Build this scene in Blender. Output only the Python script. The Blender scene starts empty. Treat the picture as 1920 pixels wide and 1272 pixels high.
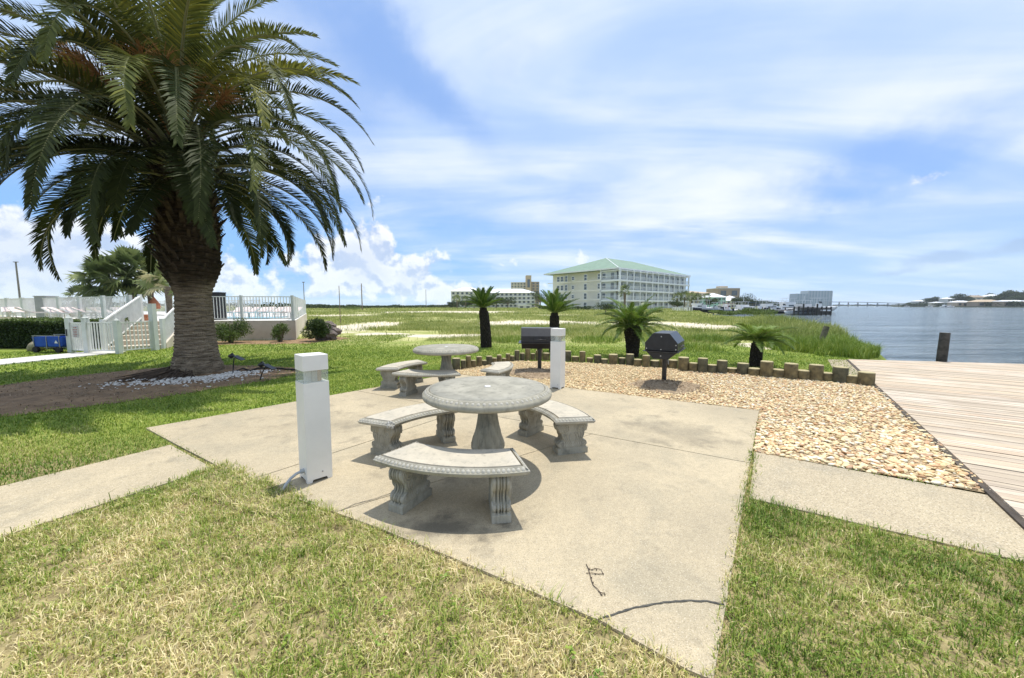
import bpy, bmesh, math, random
import numpy as np
from mathutils import Vector, Matrix

random.seed(7)
rng = np.random.default_rng(7)
PI = math.pi
R = math.radians

sc = bpy.context.scene
COL = sc.collection

# ------------------------------------------------------------------ camera
F, H = 700.0, 1.5
PITCH = math.atan(63 / 700)
CP, SP = math.cos(PITCH), math.sin(PITCH)
cam_d = bpy.data.cameras.new('camera')
cam_d.sensor_width = 36
cam_d.lens = 36 * F / 1920
cam_d.clip_start = 0.05
cam_d.clip_end = 30000
cam = bpy.data.objects.new('camera', cam_d)
cam.location = (0, 0, H)
cam.rotation_euler = (PI / 2 - PITCH, 0, 0)
COL.objects.link(cam)
sc.camera = cam
sc.render.resolution_x, sc.render.resolution_y = 1024, 678


def G(u, v, z=0.0):
    """a point surveyed in the photograph (1920 wide) -> its place on the level plane z"""
    a = (u - 960) / F
    b = -(v - 636) / F
    d = (a, CP + b * SP, -SP + b * CP)
    t = (z - H) / d[2]
    return (t * d[0], t * d[1])


def at(u, d):
    """x of the thing seen at column u standing d metres off"""
    return (u - 960) / F * d * CP


def hz(v, d):
    """height of something seen at row v, d metres off"""
    b = -(v - 636) / F
    return H + d * (-SP + b * CP) / (CP + b * SP)


# ------------------------------------------------------------------ tagging
def tag(o, label=None, cat=None, group=None, kind=None):
    if label: o['label'] = label
    if cat: o['category'] = cat
    if group: o['group'] = group
    if kind: o['kind'] = kind
    return o


def empty(name, loc=(0, 0, 0), rz=0, label=None, cat=None, group=None):
    o = bpy.data.objects.new(name, None)
    COL.objects.link(o)
    o.location = loc
    o.rotation_euler = (0, 0, rz)
    return tag(o, label, cat, group)


def copy_tree(o, parent=None):
    c = o.copy()
    COL.objects.link(c)
    c.parent = parent
    for ch in list(o.children):
        copy_tree(ch, c)
    return c


# ------------------------------------------------------------------ materials
def new_mat(name):
    m = bpy.data.materials.new(name)
    m.use_nodes = True
    nt = m.node_tree
    bs = nt.nodes['Principled BSDF']
    return m, nt, bs


def lk(nt, a, b):
    nt.links.new(a, b)


def noise(nt, vec, scale, detail=4, rough=0.55, dist=0.0):
    n = nt.nodes.new('ShaderNodeTexNoise')
    n.inputs['Scale'].default_value = scale
    n.inputs['Detail'].default_value = detail
    n.inputs['Roughness'].default_value = rough
    n.inputs['Distortion'].default_value = dist
    if vec is not None: lk(nt, vec, n.inputs['Vector'])
    return n.outputs['Fac']


def ramp(nt, fac, stops):
    r = nt.nodes.new('ShaderNodeValToRGB')
    cr = r.color_ramp
    while len(cr.elements) < len(stops): cr.elements.new(0.5)
    for e, (p, c) in zip(cr.elements, stops):
        e.position = p
        e.color = (c, c, c, 1) if isinstance(c, (int, float)) else (*c, 1)
    lk(nt, fac, r.inputs['Fac'])
    return r.outputs['Color']


def mixc(nt, fac, a, b, mode='MIX'):
    m = nt.nodes.new('ShaderNodeMix')
    m.data_type = 'RGBA'
    m.blend_type = mode
    for ix, val in ((0, fac), (6, a), (7, b)):
        s = m.inputs[ix]
        if hasattr(val, 'is_output'):
            lk(nt, val, s)
        elif isinstance(val, (int, float)):
            s.default_value = val if ix == 0 else (val, val, val, 1)
        else:
            s.default_value = (*val, 1)
    return m.outputs[2]


def math_n(nt, op, a, b=None, c=None, clamp=False):
    m = nt.nodes.new('ShaderNodeMath')
    m.operation = op
    m.use_clamp = clamp
    for i, val in enumerate((a, b, c)):
        if val is None: continue
        if hasattr(val, 'is_output'):
            lk(nt, val, m.inputs[i])
        else:
            m.inputs[i].default_value = val
    return m.outputs[0]


def mapr(nt, val, a, b, c=0.0, d=1.0, smooth=True):
    m = nt.nodes.new('ShaderNodeMapRange')
    m.interpolation_type = 'SMOOTHSTEP' if smooth else 'LINEAR'
    lk(nt, val, m.inputs[0])
    for i, x in enumerate((a, b, c, d)): m.inputs[i + 1].default_value = x
    return m.outputs[0]


def wpos(nt):
    return nt.nodes.new('ShaderNodeNewGeometry').outputs['Position']


def opos(nt):
    return nt.nodes.new('ShaderNodeTexCoord').outputs['Object']


def bump(nt, bs, h, strength=0.4, dist=0.01):
    b = nt.nodes.new('ShaderNodeBump')
    b.inputs['Strength'].default_value = strength
    b.inputs['Distance'].default_value = dist
    lk(nt, h, b.inputs['Height'])
    lk(nt, b.outputs[0], bs.inputs['Normal'])


def M(name, col, rough=0.7, col2=None, scale=6.0, bstr=0.0, bdist=0.01, bscale=None, metal=0.0, world=False, spec=0.4, lo=0.35, hi=0.65, attr=None):
    m, nt, bs = new_mat(name)
    bs.inputs['Roughness'].default_value = rough
    bs.inputs['Metallic'].default_value = metal
    bs.inputs['Specular IOR Level'].default_value = spec
    vec = wpos(nt) if world else opos(nt)
    if col2 is None: col2 = tuple(x * 0.82 for x in col)
    n = noise(nt, vec, scale, 6, 0.6)
    c = ramp(nt, n, [(lo, col2), (hi, col)])
    lk(nt, c, bs.inputs['Base Color'])
    if bstr > 0:
        bump(nt, bs, noise(nt, vec, bscale or scale * 6, 5, 0.65), bstr, bdist)
    return m


def leaf_mat(name, stops, rough=0.5, transl=0.25, spec=0.3):
    """foliage: colour runs along a per-leaf attribute called tint"""
    m, nt, bs = new_mat(name)
    a = nt.nodes.new('ShaderNodeAttribute')
    a.attribute_name = 'tint'
    c = ramp(nt, a.outputs['Fac'], stops)
    lk(nt, c, bs.inputs['Base Color'])
    bs.inputs['Roughness'].default_value = rough
    bs.inputs['Specular IOR Level'].default_value = spec
    t = nt.nodes.new('ShaderNodeBsdfTranslucent')
    lk(nt, c, t.inputs['Color'])
    mx = nt.nodes.new('ShaderNodeMixShader')
    mx.inputs[0].default_value = transl
    lk(nt, bs.outputs[0], mx.inputs[1])
    lk(nt, t.outputs[0], mx.inputs[2])
    lk(nt, mx.outputs[0], nt.nodes['Material Output'].inputs['Surface'])
    return m


# ------------------------------------------------------------------ mesh collector
class MB:
    def __init__(s):
        s.v, s.f, s.m, s.sm = [], [], [], []
        s.mi, s.smooth = 0, False

    def add(s, vs, fs, mi=None, sm=None):
        o = len(s.v)
        s.v += [tuple(x) for x in vs]
        for f in fs:
            s.f.append(tuple(i + o for i in f))
            s.m.append(s.mi if mi is None else mi)
            s.sm.append(s.smooth if sm is None else sm)

    def box(s, c, size, rz=0.0, mi=None, rot=None):
        hx, hy, hz_ = size[0] / 2, size[1] / 2, size[2] / 2
        mt = rot if rot is not None else Matrix.Rotation(rz, 3, 'Z')
        vs = []
        for x, y, z in ((-1, -1, -1), (1, -1, -1), (1, 1, -1), (-1, 1, -1), (-1, -1, 1), (1, -1, 1), (1, 1, 1), (-1, 1, 1)):
            p = mt @ Vector((x * hx, y * hy, z * hz_))
            vs.append((p.x + c[0], p.y + c[1], p.z + c[2]))
        s.add(vs, [(0, 3, 2, 1), (4, 5, 6, 7), (0, 1, 5, 4), (1, 2, 6, 5), (2, 3, 7, 6), (3, 0, 4, 7)], mi, False)

    def bar(s, p0, p1, w, h, mi=None):
        """box between two points"""
        p0, p1 = Vector(p0), Vector(p1)
        d = p1 - p0
        L = d.length
        if L < 1e-6: return
        x = d / L
        up = Vector((0, 0, 1)) if abs(x.z) < 0.95 else Vector((0, 1, 0))
        y = up.cross(x).normalized()
        z = x.cross(y)
        rot = Matrix((x, y, z)).transposed()
        s.box((p0 + p1) / 2, (L, w, h), rot=rot, mi=mi)

    def tube(s, pts, rad, n=8, mi=None, cap=True, sm=True):
        pts = [Vector(p) for p in pts]
        if not hasattr(rad, '__len__'): rad = [rad] * len(pts)
        vs, fs = [], []
        ref = None
        for i, p in enumerate(pts):
            t = (pts[min(i + 1, len(pts) - 1)] - pts[max(i - 1, 0)]).normalized()
            if ref is None:
                ref = Vector((1, 0, 0)) if abs(t.x) < 0.9 else Vector((0, 1, 0))
            a = (ref - t * ref.dot(t)).normalized()
            ref = a
            b = t.cross(a)
            for k in range(n):
                an = 2 * PI * k / n
                q = p + (a * math.cos(an) + b * math.sin(an)) * rad[i]
                vs.append(q)
        for i in range(len(pts) - 1):
            for k in range(n):
                k2 = (k + 1) % n
                fs.append((i * n + k, i * n + k2, (i + 1) * n + k2, (i + 1) * n + k))
        s.add(vs, fs, mi, sm)
        if cap:
            s.add(vs[:n], [tuple(reversed(range(n)))], mi, False)
            s.add(vs[-n:], [tuple(range(n))], mi, False)

    def lathe(s, prof, n=32, c=(0, 0, 0), mod=None, mi=None, sm=True):
        """prof: (r, z) from bottom to top"""
        vs, fs = [], []
        for r, z in prof:
            for k in range(n):
                a = 2 * PI * k / n
                rr = r if mod is None else mod(r, z, a)
                vs.append((c[0] + rr * math.cos(a), c[1] + rr * math.sin(a), c[2] + z))
        for i in range(len(prof) - 1):
            for k in range(n):
                k2 = (k + 1) % n
                fs.append((i * n + k, i * n + k2, (i + 1) * n + k2, (i + 1) * n + k))
        s.add(vs, fs, mi, sm)
        s.add(vs[:n], [tuple(reversed(range(n)))], mi, False)
        s.add(vs[-n:], [tuple(range(n))], mi, False)

    def prism(s, poly, z0, z1, mi=None, top=True, bottom=True, mi_top=None):
        n = len(poly)
        vs = [(p[0], p[1], z0) for p in poly] + [(p[0], p[1], z1) for p in poly]
        fs = [(i, (i + 1) % n, n + (i + 1) % n, n + i) for i in range(n)]
        s.add(vs, fs, mi, False)
        if top: s.add(vs[n:], [tuple(range(n))], mi if mi_top is None else mi_top, False)
        if bottom: s.add(vs[:n], [tuple(reversed(range(n)))], mi, False)

    def build(s, name, mats, parent=None, loc=(0, 0, 0), rz=0.0, bevel=0.0, seg=2):
        me = bpy.data.meshes.new(name)
        me.from_pydata(s.v, [], s.f)
        if not isinstance(mats, (list, tuple)): mats = [mats]
        for m in mats: me.materials.append(m)
        me.polygons.foreach_set('material_index', s.m)
        me.polygons.foreach_set('use_smooth', s.sm)
        me.update()
        o = bpy.data.objects.new(name, me)
        COL.objects.link(o)
        o.location = loc
        o.rotation_euler = (0, 0, rz)
        if parent: o.parent = parent
        if bevel > 0:
            b = o.modifiers.new('edge', 'BEVEL')
            b.width = bevel
            b.segments = seg
            b.limit_method = 'ANGLE'
            b.angle_limit = R(40)
        return o


def np_mesh(name, verts, loops, sizes, mat, tint=None, parent=None, smooth=False, tint_domain='FACE'):
    """verts (n,3), loops flat indices, sizes per face"""
    me = bpy.data.meshes.new(name)
    me.vertices.add(len(verts))
    me.vertices.foreach_set('co', np.ascontiguousarray(verts, dtype=np.float32).ravel())
    me.loops.add(len(loops))
    me.loops.foreach_set('vertex_index', np.ascontiguousarray(loops, dtype=np.int32))
    sizes = np.asarray(sizes, dtype=np.int32)
    starts = np.concatenate(([0], np.cumsum(sizes)[:-1])).astype(np.int32)
    me.polygons.add(len(sizes))
    me.polygons.foreach_set('loop_start', starts)
    me.polygons.foreach_set('loop_total', sizes)
    if smooth: me.polygons.foreach_set('use_smooth', np.ones(len(sizes), dtype=bool))
    me.materials.append(mat)
    me.update(calc_edges=True)
    if tint is not None:
        a = me.attributes.new('tint', 'FLOAT', tint_domain)
        a.data.foreach_set('value', np.ascontiguousarray(tint, dtype=np.float32))
    o = bpy.data.objects.new(name, me)
    COL.objects.link(o)
    if parent: o.parent = parent
    return o


def in_poly(x, y, poly):
    inside = np.zeros(len(x), dtype=bool)
    n = len(poly)
    j = n - 1
    for i in range(n):
        xi, yi = poly[i]
        xj, yj = poly[j]
        c = ((yi > y) != (yj > y)) & (x < (xj - xi) * (y - yi) / (yj - yi + 1e-12) + xi)
        inside ^= c
        j = i
    return inside


def vnoise(x, y, seed=0):
    """smooth value noise 0..1"""
    xi, yi = np.floor(x).astype(np.int64), np.floor(y).astype(np.int64)
    fx, fy = x - xi, y - yi
    fx, fy = fx * fx * (3 - 2 * fx), fy * fy * (3 - 2 * fy)

    def h(a, b):
        n = (a * 374761393 + b * 668265263 + seed * 974711) & 0x7fffffff
        n = (n ^ (n >> 13)) * 1274126177 & 0x7fffffff
        return ((n ^ (n >> 16)) & 0xffff) / 65535.0
    return (h(xi, yi) * (1 - fx) + h(xi + 1, yi) * fx) * (1 - fy) + (h(xi, yi + 1) * (1 - fx) + h(xi + 1, yi + 1) * fx) * fy


def fbm(x, y, seed=0):
    return vnoise(x, y, seed) * 0.5 + vnoise(x * 2.1, y * 2.1, seed + 1) * 0.3 + vnoise(x * 4.3, y * 4.3, seed + 2) * 0.2


# ------------------------------------------------------------------ light and sky
SUN = Vector((0.14, 0.23, 1.0)).normalized()
sun_el = math.asin(SUN.z)
sun_az = math.atan2(SUN.x, SUN.y)
sl = bpy.data.lights.new('sun', 'SUN')
sl.energy = 4.3
sl.angle = R(0.53)
sl.color = (1.0, 0.955, 0.88)
so = bpy.data.objects.new('sun', sl)
so.rotation_euler = (-SUN).to_track_quat('-Z', 'Y').to_euler()
so.location = (0, 0, 30)
COL.objects.link(so)


def az_el(u, v):
    a = (u - 960) / F
    b = -(v - 636) / F
    d = Vector((a, CP + b * SP, -SP + b * CP)).normalized()
    return math.atan2(d.x, d.y), math.asin(d.z)


def make_world():
    w = bpy.data.worlds.new('World')
    sc.world = w
    w.use_nodes = True
    nt = w.node_tree
    bg = nt.nodes['Background']
    S = 0.11
    bg.inputs['Strength'].default_value = S
    sky = nt.nodes.new('ShaderNodeTexSky')
    sky.sky_type = 'NISHITA'
    sky.sun_disc = False
    sky.sun_elevation = sun_el
    sky.sun_rotation = sun_az
    sky.altitude = 0
    sky.air_density = 1.0
    sky.dust_density = 0.6
    sky.ozone_density = 1.4
    d = nt.nodes.new('ShaderNodeTexCoord').outputs['Generated']
    sx = nt.nodes.new('ShaderNodeSeparateXYZ')
    lk(nt, d, sx.inputs[0])
    x, y, z = sx.outputs
    A = math_n(nt, 'ARCTAN2', x, y)
    hyp = math_n(nt, 'SQRT', math_n(nt, 'ADD', math_n(nt, 'MULTIPLY', x, x), math_n(nt, 'MULTIPLY', y, y)))
    E = math_n(nt, 'ARCTAN2', z, hyp)
    # high cloud lies on a plane overhead
    zc = math_n(nt, 'ADD', math_n(nt, 'MAXIMUM', z, 0.0), 0.13)
    cb = nt.nodes.new('ShaderNodeCombineXYZ')
    lk(nt, math_n(nt, 'DIVIDE', x, zc), cb.inputs[0])
    lk(nt, math_n(nt, 'DIVIDE', y, zc), cb.inputs[1])
    pl = cb.outputs[0]

    def mapping(vec, rz, scale, loc=(0, 0, 0)):
        m = nt.nodes.new('ShaderNodeMapping')
        lk(nt, vec, m.inputs['Vector'])
        m.inputs['Rotation'].default_value = (0, 0, rz)
        m.inputs['Scale'].default_value = scale
        m.inputs['Location'].default_value = loc
        return m.outputs[0]
    streak = noise(nt, mapping(pl, R(38), (0.45, 1.25, 1), (3.1, 0.4, 0)), 1.0, 8, 0.52, 0.9)
    streak2 = noise(nt, mapping(pl, R(62), (1.3, 3.6, 1), (7.7, 2.2, 0)), 1.0, 8, 0.55, 0.8)
    soft = noise(nt, mapping(pl, 0, (0.9, 0.9, 1), (1.3, 5.1, 0)), 1.0, 5, 0.5)
    # warped azimuth / elevation
    dn = nt.nodes.new('ShaderNodeTexNoise')
    dn.inputs['Scale'].default_value = 3.5
    dn.inputs['Detail'].default_value = 6
    dn.inputs['Roughness'].default_value = 0.6
    lk(nt, d, dn.inputs['Vector'])
    dsep = nt.nodes.new('ShaderNodeSeparateColor')
    lk(nt, dn.outputs['Color'], dsep.inputs[0])
    Aw = math_n(nt, 'ADD', A, math_n(nt, 'MULTIPLY', math_n(nt, 'SUBTRACT', dsep.outputs[0], 0.5), 0.34))
    Ew = math_n(nt, 'ADD', E, math_n(nt, 'MULTIPLY', math_n(nt, 'SUBTRACT', dsep.outputs[1], 0.5), 0.22))

    def blob(u, v, ru, rv, ang, amp, a=None, e=None):
        """soft ellipse in the sky; sizes in degrees, ang turns it"""
        a0, e0 = az_el(u, v)
        a = Aw if a is None else a
        e = Ew if e is None else e
        da = math_n(nt, 'SUBTRACT', a, a0)
        de = math_n(nt, 'SUBTRACT', e, e0)
        ca, sa = math.cos(R(ang)), math.sin(R(ang))
        p = math_n(nt, 'DIVIDE', math_n(nt, 'ADD', math_n(nt, 'MULTIPLY', da, ca), math_n(nt, 'MULTIPLY', de, sa)), R(ru))
        q = math_n(nt, 'DIVIDE', math_n(nt, 'SUBTRACT', math_n(nt, 'MULTIPLY', de, ca), math_n(nt, 'MULTIPLY', da, sa)), R(rv))
        r2 = math_n(nt, 'ADD', math_n(nt, 'MULTIPLY', p, p), math_n(nt, 'MULTIPLY', q, q))
        return math_n(nt, 'MULTIPLY', math_n(nt, 'EXPONENT', math_n(nt, 'MULTIPLY', r2, -1.0)), amp)

    def total(lst):
        t = lst[0]
        for b in lst[1:]: t = math_n(nt, 'ADD', t, b)
        return t
    gaps = total([blob(790, 150, 14, 4.0, -32, 0.80), blob(650, 130, 7, 9, 0, 0.60), blob(1620, 318, 10, 2.6, 8, 0.85),
                  blob(1110, 385, 6, 1.8, 0, 0.35), blob(250, 390, 13, 5.5, 0, 0.75), blob(620, 420, 9, 6, 0, 0.55),
                  blob(960, 110, 4, 2, -30, 0.25), blob(1240, 440, 9, 1.6, 4, 0.2), blob(860, 420, 7, 2.2, -10, 0.3), blob(500, 30, 8, 5, 0, 0.4)])
    cov = math_n(nt, 'ADD', math_n(nt, 'MULTIPLY', math_n(nt, 'SUBTRACT', streak, 0.5), 1.15), 0.94)
    cov = math_n(nt, 'ADD', cov, math_n(nt, 'MULTIPLY', math_n(nt, 'SUBTRACT', streak2, 0.5), 0.45))
    cov = math_n(nt, 'ADD', cov, math_n(nt, 'MULTIPLY', math_n(nt, 'SUBTRACT', soft, 0.5), 0.9))
    cov = math_n(nt, 'SUBTRACT', cov, gaps)
    # thins out towards the horizon
    low = math_n(nt, 'MULTIPLY', mapr(nt, E, R(3), R(20), 0.62, 0.0), mapr(nt, A, R(-12), R(14), 1.0, 0.35))
    cov = math_n(nt, 'SUBTRACT', cov, low)
    cov = mapr(nt, cov, -0.05, 1.05, 0.0, 0.93)
    k = 1.0 / S
    base = mixc(nt, 1.0, sky.outputs[0], (0.92, 1.02, 1.12), 'MULTIPLY')
    # pale blue veil that keeps the gaps from going navy
    base = mixc(nt, mapr(nt, E, R(0), R(30), 0.85, 0.70), base, (0.32 * k, 0.52 * k, 0.97 * k))
    # the low sky at this side is a clearer azure
    base = mixc(nt, math_n(nt, 'MULTIPLY', mapr(nt, E, R(4), R(20), 0.8, 0.0), mapr(nt, A, R(-5), R(12), 1.0, 0.25)), base, (0.22 * k, 0.52 * k, 1.0 * k))
    thin = mixc(nt, mapr(nt, math_n(nt, 'ADD', math_n(nt, 'MULTIPLY', streak, .6), math_n(nt, 'MULTIPLY', soft, .4)), 0.40, 0.66), (0.50 * k, 0.67 * k, 0.97 * k), (0.90 * k, 0.95 * k, 1.02 * k))
    c1 = mixc(nt, cov, base, thin)
    # heaped cloud near the horizon
    blobs = [(60, 520, 9, 4.5, 0, 1.0), (115, 455, 3.6, 3.4, 0, .95), (20, 470, 4, 3, 0, .6), (215, 535, 6, 3.4, 0, .85), (690, 470, 4.2, 5.2, 0, 1.0), (640, 500, 5, 5, 0, .7),
             (775, 515, 4.6, 4.2, 0, .95), (850, 545, 5, 2.4, 0, .7), (930, 492, 4.5, 1.3, 0, .55), (470, 520, 7, 3, 0, .7), (1100, 482, 2.2, 1.3, 0, .6), (1000, 545, 6, 1.3, 0, .5),
             (1745, 330, 2.4, 1.0, 0, .55), (1600, 540, 4.0, 0.6, 0, .45), (1320, 535, 4, 1.0, 0, .4)]
    A2 = math_n(nt, 'ADD', A, math_n(nt, 'MULTIPLY', math_n(nt, 'SUBTRACT', dsep.outputs[0], 0.5), 0.10))
    E2 = math_n(nt, 'ADD', E, math_n(nt, 'MULTIPLY', math_n(nt, 'SUBTRACT', dsep.outputs[1], 0.5), 0.08))
    cum = total([blob(*b, a=A2, e=E2) for b in blobs])
    cae = nt.nodes.new('ShaderNodeCombineXYZ')
    lk(nt, A, cae.inputs[0]); lk(nt, E, cae.inputs[1])
    ae = cae.outputs[0]
    off = nt.nodes.new('ShaderNodeVectorMath'); off.operation = 'ADD'
    lk(nt, ae, off.inputs[0]); off.inputs[1].default_value = (0.006, 0.018, 0)
    n1 = noise(nt, ae, 13, 9, 0.55, 0.1)
    n2 = noise(nt, off.outputs[0], 13, 9, 0.55, 0.1)
    dens = math_n(nt, 'ADD', cum, math_n(nt, 'MULTIPLY', math_n(nt, 'SUBTRACT', n1, 0.5), 2.3))
    cm = mapr(nt, dens, 0.46, 0.74, 0.0, 0.95)
    lit = mapr(nt, math_n(nt, 'SUBTRACT', n1, n2), -0.09, 0.05)
    dark = mapr(nt, dens, 0.8, 1.6, 0.0, 0.55)
    ccol = mixc(nt, lit, (0.50 * k, 0.61 * k, 0.84 * k), (0.96 * k, 0.98 * k, 1.02 * k))
    ccol = mixc(nt, dark, ccol, (0.62 * k, 0.70 * k, 0.88 * k))
    c2 = mixc(nt, cm, c1, ccol)
    # two small grey clouds low on the right
    g1 = total([blob(1765, 487, 3.8, 1.0, 0, 1.0, A2, E2), blob(1905, 458, 2.0, 0.9, 0, 0.9, A2, E2), blob(1650, 515, 3.4, 0.5, 0, 0.7, A2, E2)])
    g1 = mapr(nt, math_n(nt, 'ADD', g1, math_n(nt, 'MULTIPLY', math_n(nt, 'SUBTRACT', n1, 0.5), 1.2)), 0.45, 0.9, 0, 0.75)
    c3 = mixc(nt, g1, c2, (0.36 * k, 0.48 * k, 0.74 * k))
    # milky air right above the horizon
    c4 = mixc(nt, math_n(nt, 'MULTIPLY', mapr(nt, E, R(-1), R(12), 0.6, 0.0), mapr(nt, A, R(-12), R(14), 0.35, 1.0)), c3, (0.46 * k, 0.71 * k, 0.96 * k))
    lk(nt, c4, bg.inputs['Color'])


make_world()
sc.view_settings.view_transform = 'Standard'
sc.view_settings.look = 'None'
sc.view_settings.exposure = 0.12
sc.view_settings.gamma = 1.0
sc.cycles.max_bounces = 6
sc.cycles.transparent_max_bounces = 8
sc.cycles.caustics_reflective = False
sc.cycles.caustics_refractive = False

# ================================================================== THE SETTING
from mathutils.geometry import tessellate_polygon


def clip(poly, p, n):
    """the half of poly on the side of n from the line through p"""
    out = []
    for i in range(len(poly)):
        a, b = poly[i], poly[(i + 1) % len(poly)]
        da = (a[0] - p[0]) * n[0] + (a[1] - p[1]) * n[1]
        db = (b[0] - p[0]) * n[0] + (b[1] - p[1]) * n[1]
        if da >= 0: out.append(a)
        if (da >= 0) != (db >= 0):
            t = da / (da - db)
            out.append((a[0] + (b[0] - a[0]) * t, a[1] + (b[1] - a[1]) * t))
    return out


def split(polys, a, b, gap=0.006):
    d = Vector((b[0] - a[0], b[1] - a[1])).normalized()
    n = (-d.y, d.x)
    out = []
    for p in polys:
        for s in (1, -1):
            q = clip(p, (a[0] + n[0] * s * gap, a[1] + n[1] * s * gap), (n[0] * s, n[1] * s))
            if len(q) > 2: out.append(q)
    return out


SHORE = [(9.3, 10.0), (10.5, 10.6), (11.5, 11.6), (12.6, 13.6), (14.6, 16.2), (17.0, 19.5), (19.9, 24.5), (22.2, 28.0), (23.9, 32.0), (26.0, 36.0), (27.6, 42.0), (28.5, 49.0),
         (30.0, 56.0), (34, 66), (46, 92), (66, 122), (84, 150), (104, 168), (150, 228), (165, 260), (200, 330), (300, 480), (420, 640), (470, 800), (300, 1500), (600, 4000)]
DECK_E0 = (9.123, 10.043)
DECK_D = Vector((3.509 - 9.123, 2.434 - 10.043)).normalized()


def deck_pt(t):
    return (DECK_E0[0] + DECK_D.x * t, DECK_E0[1] + DECK_D.y * t)


# sand patches: (u0, v0, u1, v1) surveyed, turned into ellipses lying on the ground
SAND = []
for (u0, v0, u1, v1) in ((606, 604, 745, 624), (560, 590, 720, 596), (690, 583.6, 1010, 588), (855, 601, 1130, 613), (1150, 603, 1370, 619), (750, 627, 905, 634), (660, 624, 760, 629), (1395, 642, 1470, 656), (1000, 590.5, 1120, 594)):
    xa, ya = G((u0 + u1) / 2, v1)
    xb, yb = G((u0 + u1) / 2, v0)
    cy = (ya + yb) / 2
    SAND.append((at((u0 + u1) / 2, cy), cy, (u1 - u0) / 2 / F * cy, (yb - ya) / 2))


def sand_mask(x, y):
    m = np.zeros(len(x))
    wx = (fbm(x * 0.45, y * 0.45, 5) - 0.5)
    for cx, cy, rx, ry in SAND:
        r = np.sqrt(((x - cx) / rx) ** 2 + ((y - cy) / ry) ** 2)
        m = np.maximum(m, np.clip((1.15 - r + wx * 1.3) * 2.2, 0, 1))
    return m


def ground_mat():
    m, nt, bs = new_mat('ground')
    P = wpos(nt)
    sx = nt.nodes.new('ShaderNodeSeparateXYZ')
    lk(nt, P, sx.inputs[0])
    x, y, _ = sx.outputs
    n_big = noise(nt, P, 0.11, 6, 0.6)
    n_mid = noise(nt, P, 0.8, 6, 0.6)
    n_fine = noise(nt, P, 14, 6, 0.7)
    lawn = mixc(nt, ramp(nt, n_fine, [(0.3, 0.0), (0.7, 1.0)]), (0.10, 0.14, 0.022), (0.25, 0.33, 0.05))
    lawn = mixc(nt, ramp(nt, n_mid, [(0.45, 0.0), (0.75, 0.6)]), lawn, (0.36, 0.35, 0.11))
    field = mixc(nt, ramp(nt, n_mid, [(0.35, 0.0), (0.65, 1.0)]), (0.26, 0.29, 0.08), (0.46, 0.44, 0.20))
    field = mixc(nt, ramp(nt, n_big, [(0.5, 0.0), (0.68, 0.75)]), field, (0.40, 0.37, 0.20))
    c = mixc(nt, mapr(nt, math_n(nt, 'ADD', y, math_n(nt, 'MULTIPLY', n_mid, 3)), 13.5, 19), lawn, field)
    # dry thatch under the near grass
    thatch = mixc(nt, ramp(nt, n_fine, [(.3, 0.0), (.7, 1.0)]), (0.09, 0.07, 0.035), (0.46, 0.38, 0.19))
    near = mapr(nt, y, 3.2, 4.6, 1.0, 0.0)
    c = mixc(nt, near, c, thatch)
    warp = math_n(nt, 'MULTIPLY', math_n(nt, 'SUBTRACT', noise(nt, P, 0.35, 7, 0.62), 0.5), 2.6)
    sm = None
    for cx, cy, rx, ry in SAND:
        p = math_n(nt, 'DIVIDE', math_n(nt, 'SUBTRACT', x, cx), rx)
        q = math_n(nt, 'DIVIDE', math_n(nt, 'SUBTRACT', y, cy), ry)
        r = math_n(nt, 'SQRT', math_n(nt, 'ADD', math_n(nt, 'MULTIPLY', p, p), math_n(nt, 'MULTIPLY', q, q)))
        e = math_n(nt, 'SUBTRACT', 1.15, r)
        sm = e if sm is None else math_n(nt, 'MAXIMUM', sm, e)
    sm = mapr(nt, math_n(nt, 'ADD', sm, warp), 0.0, 0.35)
    sand = mixc(nt, ramp(nt, n_fine, [(.3, 0.0), (.7, 1.0)]), (0.42, 0.36, 0.25), (0.76, 0.69, 0.56))
    c = mixc(nt, sm, c, sand)
    lk(nt, c, bs.inputs['Base Color'])
    bs.inputs['Roughness'].default_value = 0.95
    bs.inputs['Specular IOR Level'].default_value = 0.1
    bump(nt, bs, n_fine, 0.5, 0.03)
    return m


MAT = {}
MAT['ground'] = ground_mat()

land = list(SHORE) + [(-3000, 6000), (-5500, 3000), (-5500, -60), (-5, -60)]
# along and just under the deck's edge
land += [(deck_pt(40)[0] + 0.3, deck_pt(40)[1]), (deck_pt(0)[0] + 0.25, deck_pt(0)[1] - 0.2)]
tri = tessellate_polygon([[Vector((p[0], p[1], 0)) for p in land]])
g = MB()
g.add([(p[0], p[1], 0) for p in land], [t if (Vector((land[t[1]][0] - land[t[0]][0], land[t[1]][1] - land[t[0]][1], 0)).cross(Vector((land[t[2]][0] - land[t[0]][0], land[t[2]][1] - land[t[0]][1], 0)))).z > 0 else tuple(reversed(t)) for t in tri])
for i in range(len(SHORE) - 1):
    a, b = SHORE[i], SHORE[i + 1]
    o1, o2 = (a[0] + 1.0 + a[1] * .01, a[1] - 1.0), (b[0] + 1.0 + b[1] * .01, b[1] - 1.0)
    g.add([(a[0], a[1], 0), (o1[0], o1[1], -1.6), (o2[0], o2[1], -1.6), (b[0], b[1], 0)], [(0, 1, 2, 3)])
d0, d1 = land[-1], land[-2]
g.add([(d0[0], d0[1], 0), (d0[0], d0[1], -1.8), (d1[0], d1[1], -1.8), (d1[0], d1[1], 0)], [(0, 1, 2, 3)])
g.add([(SHORE[0][0], SHORE[0][1], 0), (SHORE[0][0] + .5, SHORE[0][1] - .5, -1.8), (d0[0], d0[1], -1.8), (d0[0], d0[1], 0)], [(0, 1, 2, 3)])
tag(g.build('ground', MAT['ground']), kind='structure')


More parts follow.
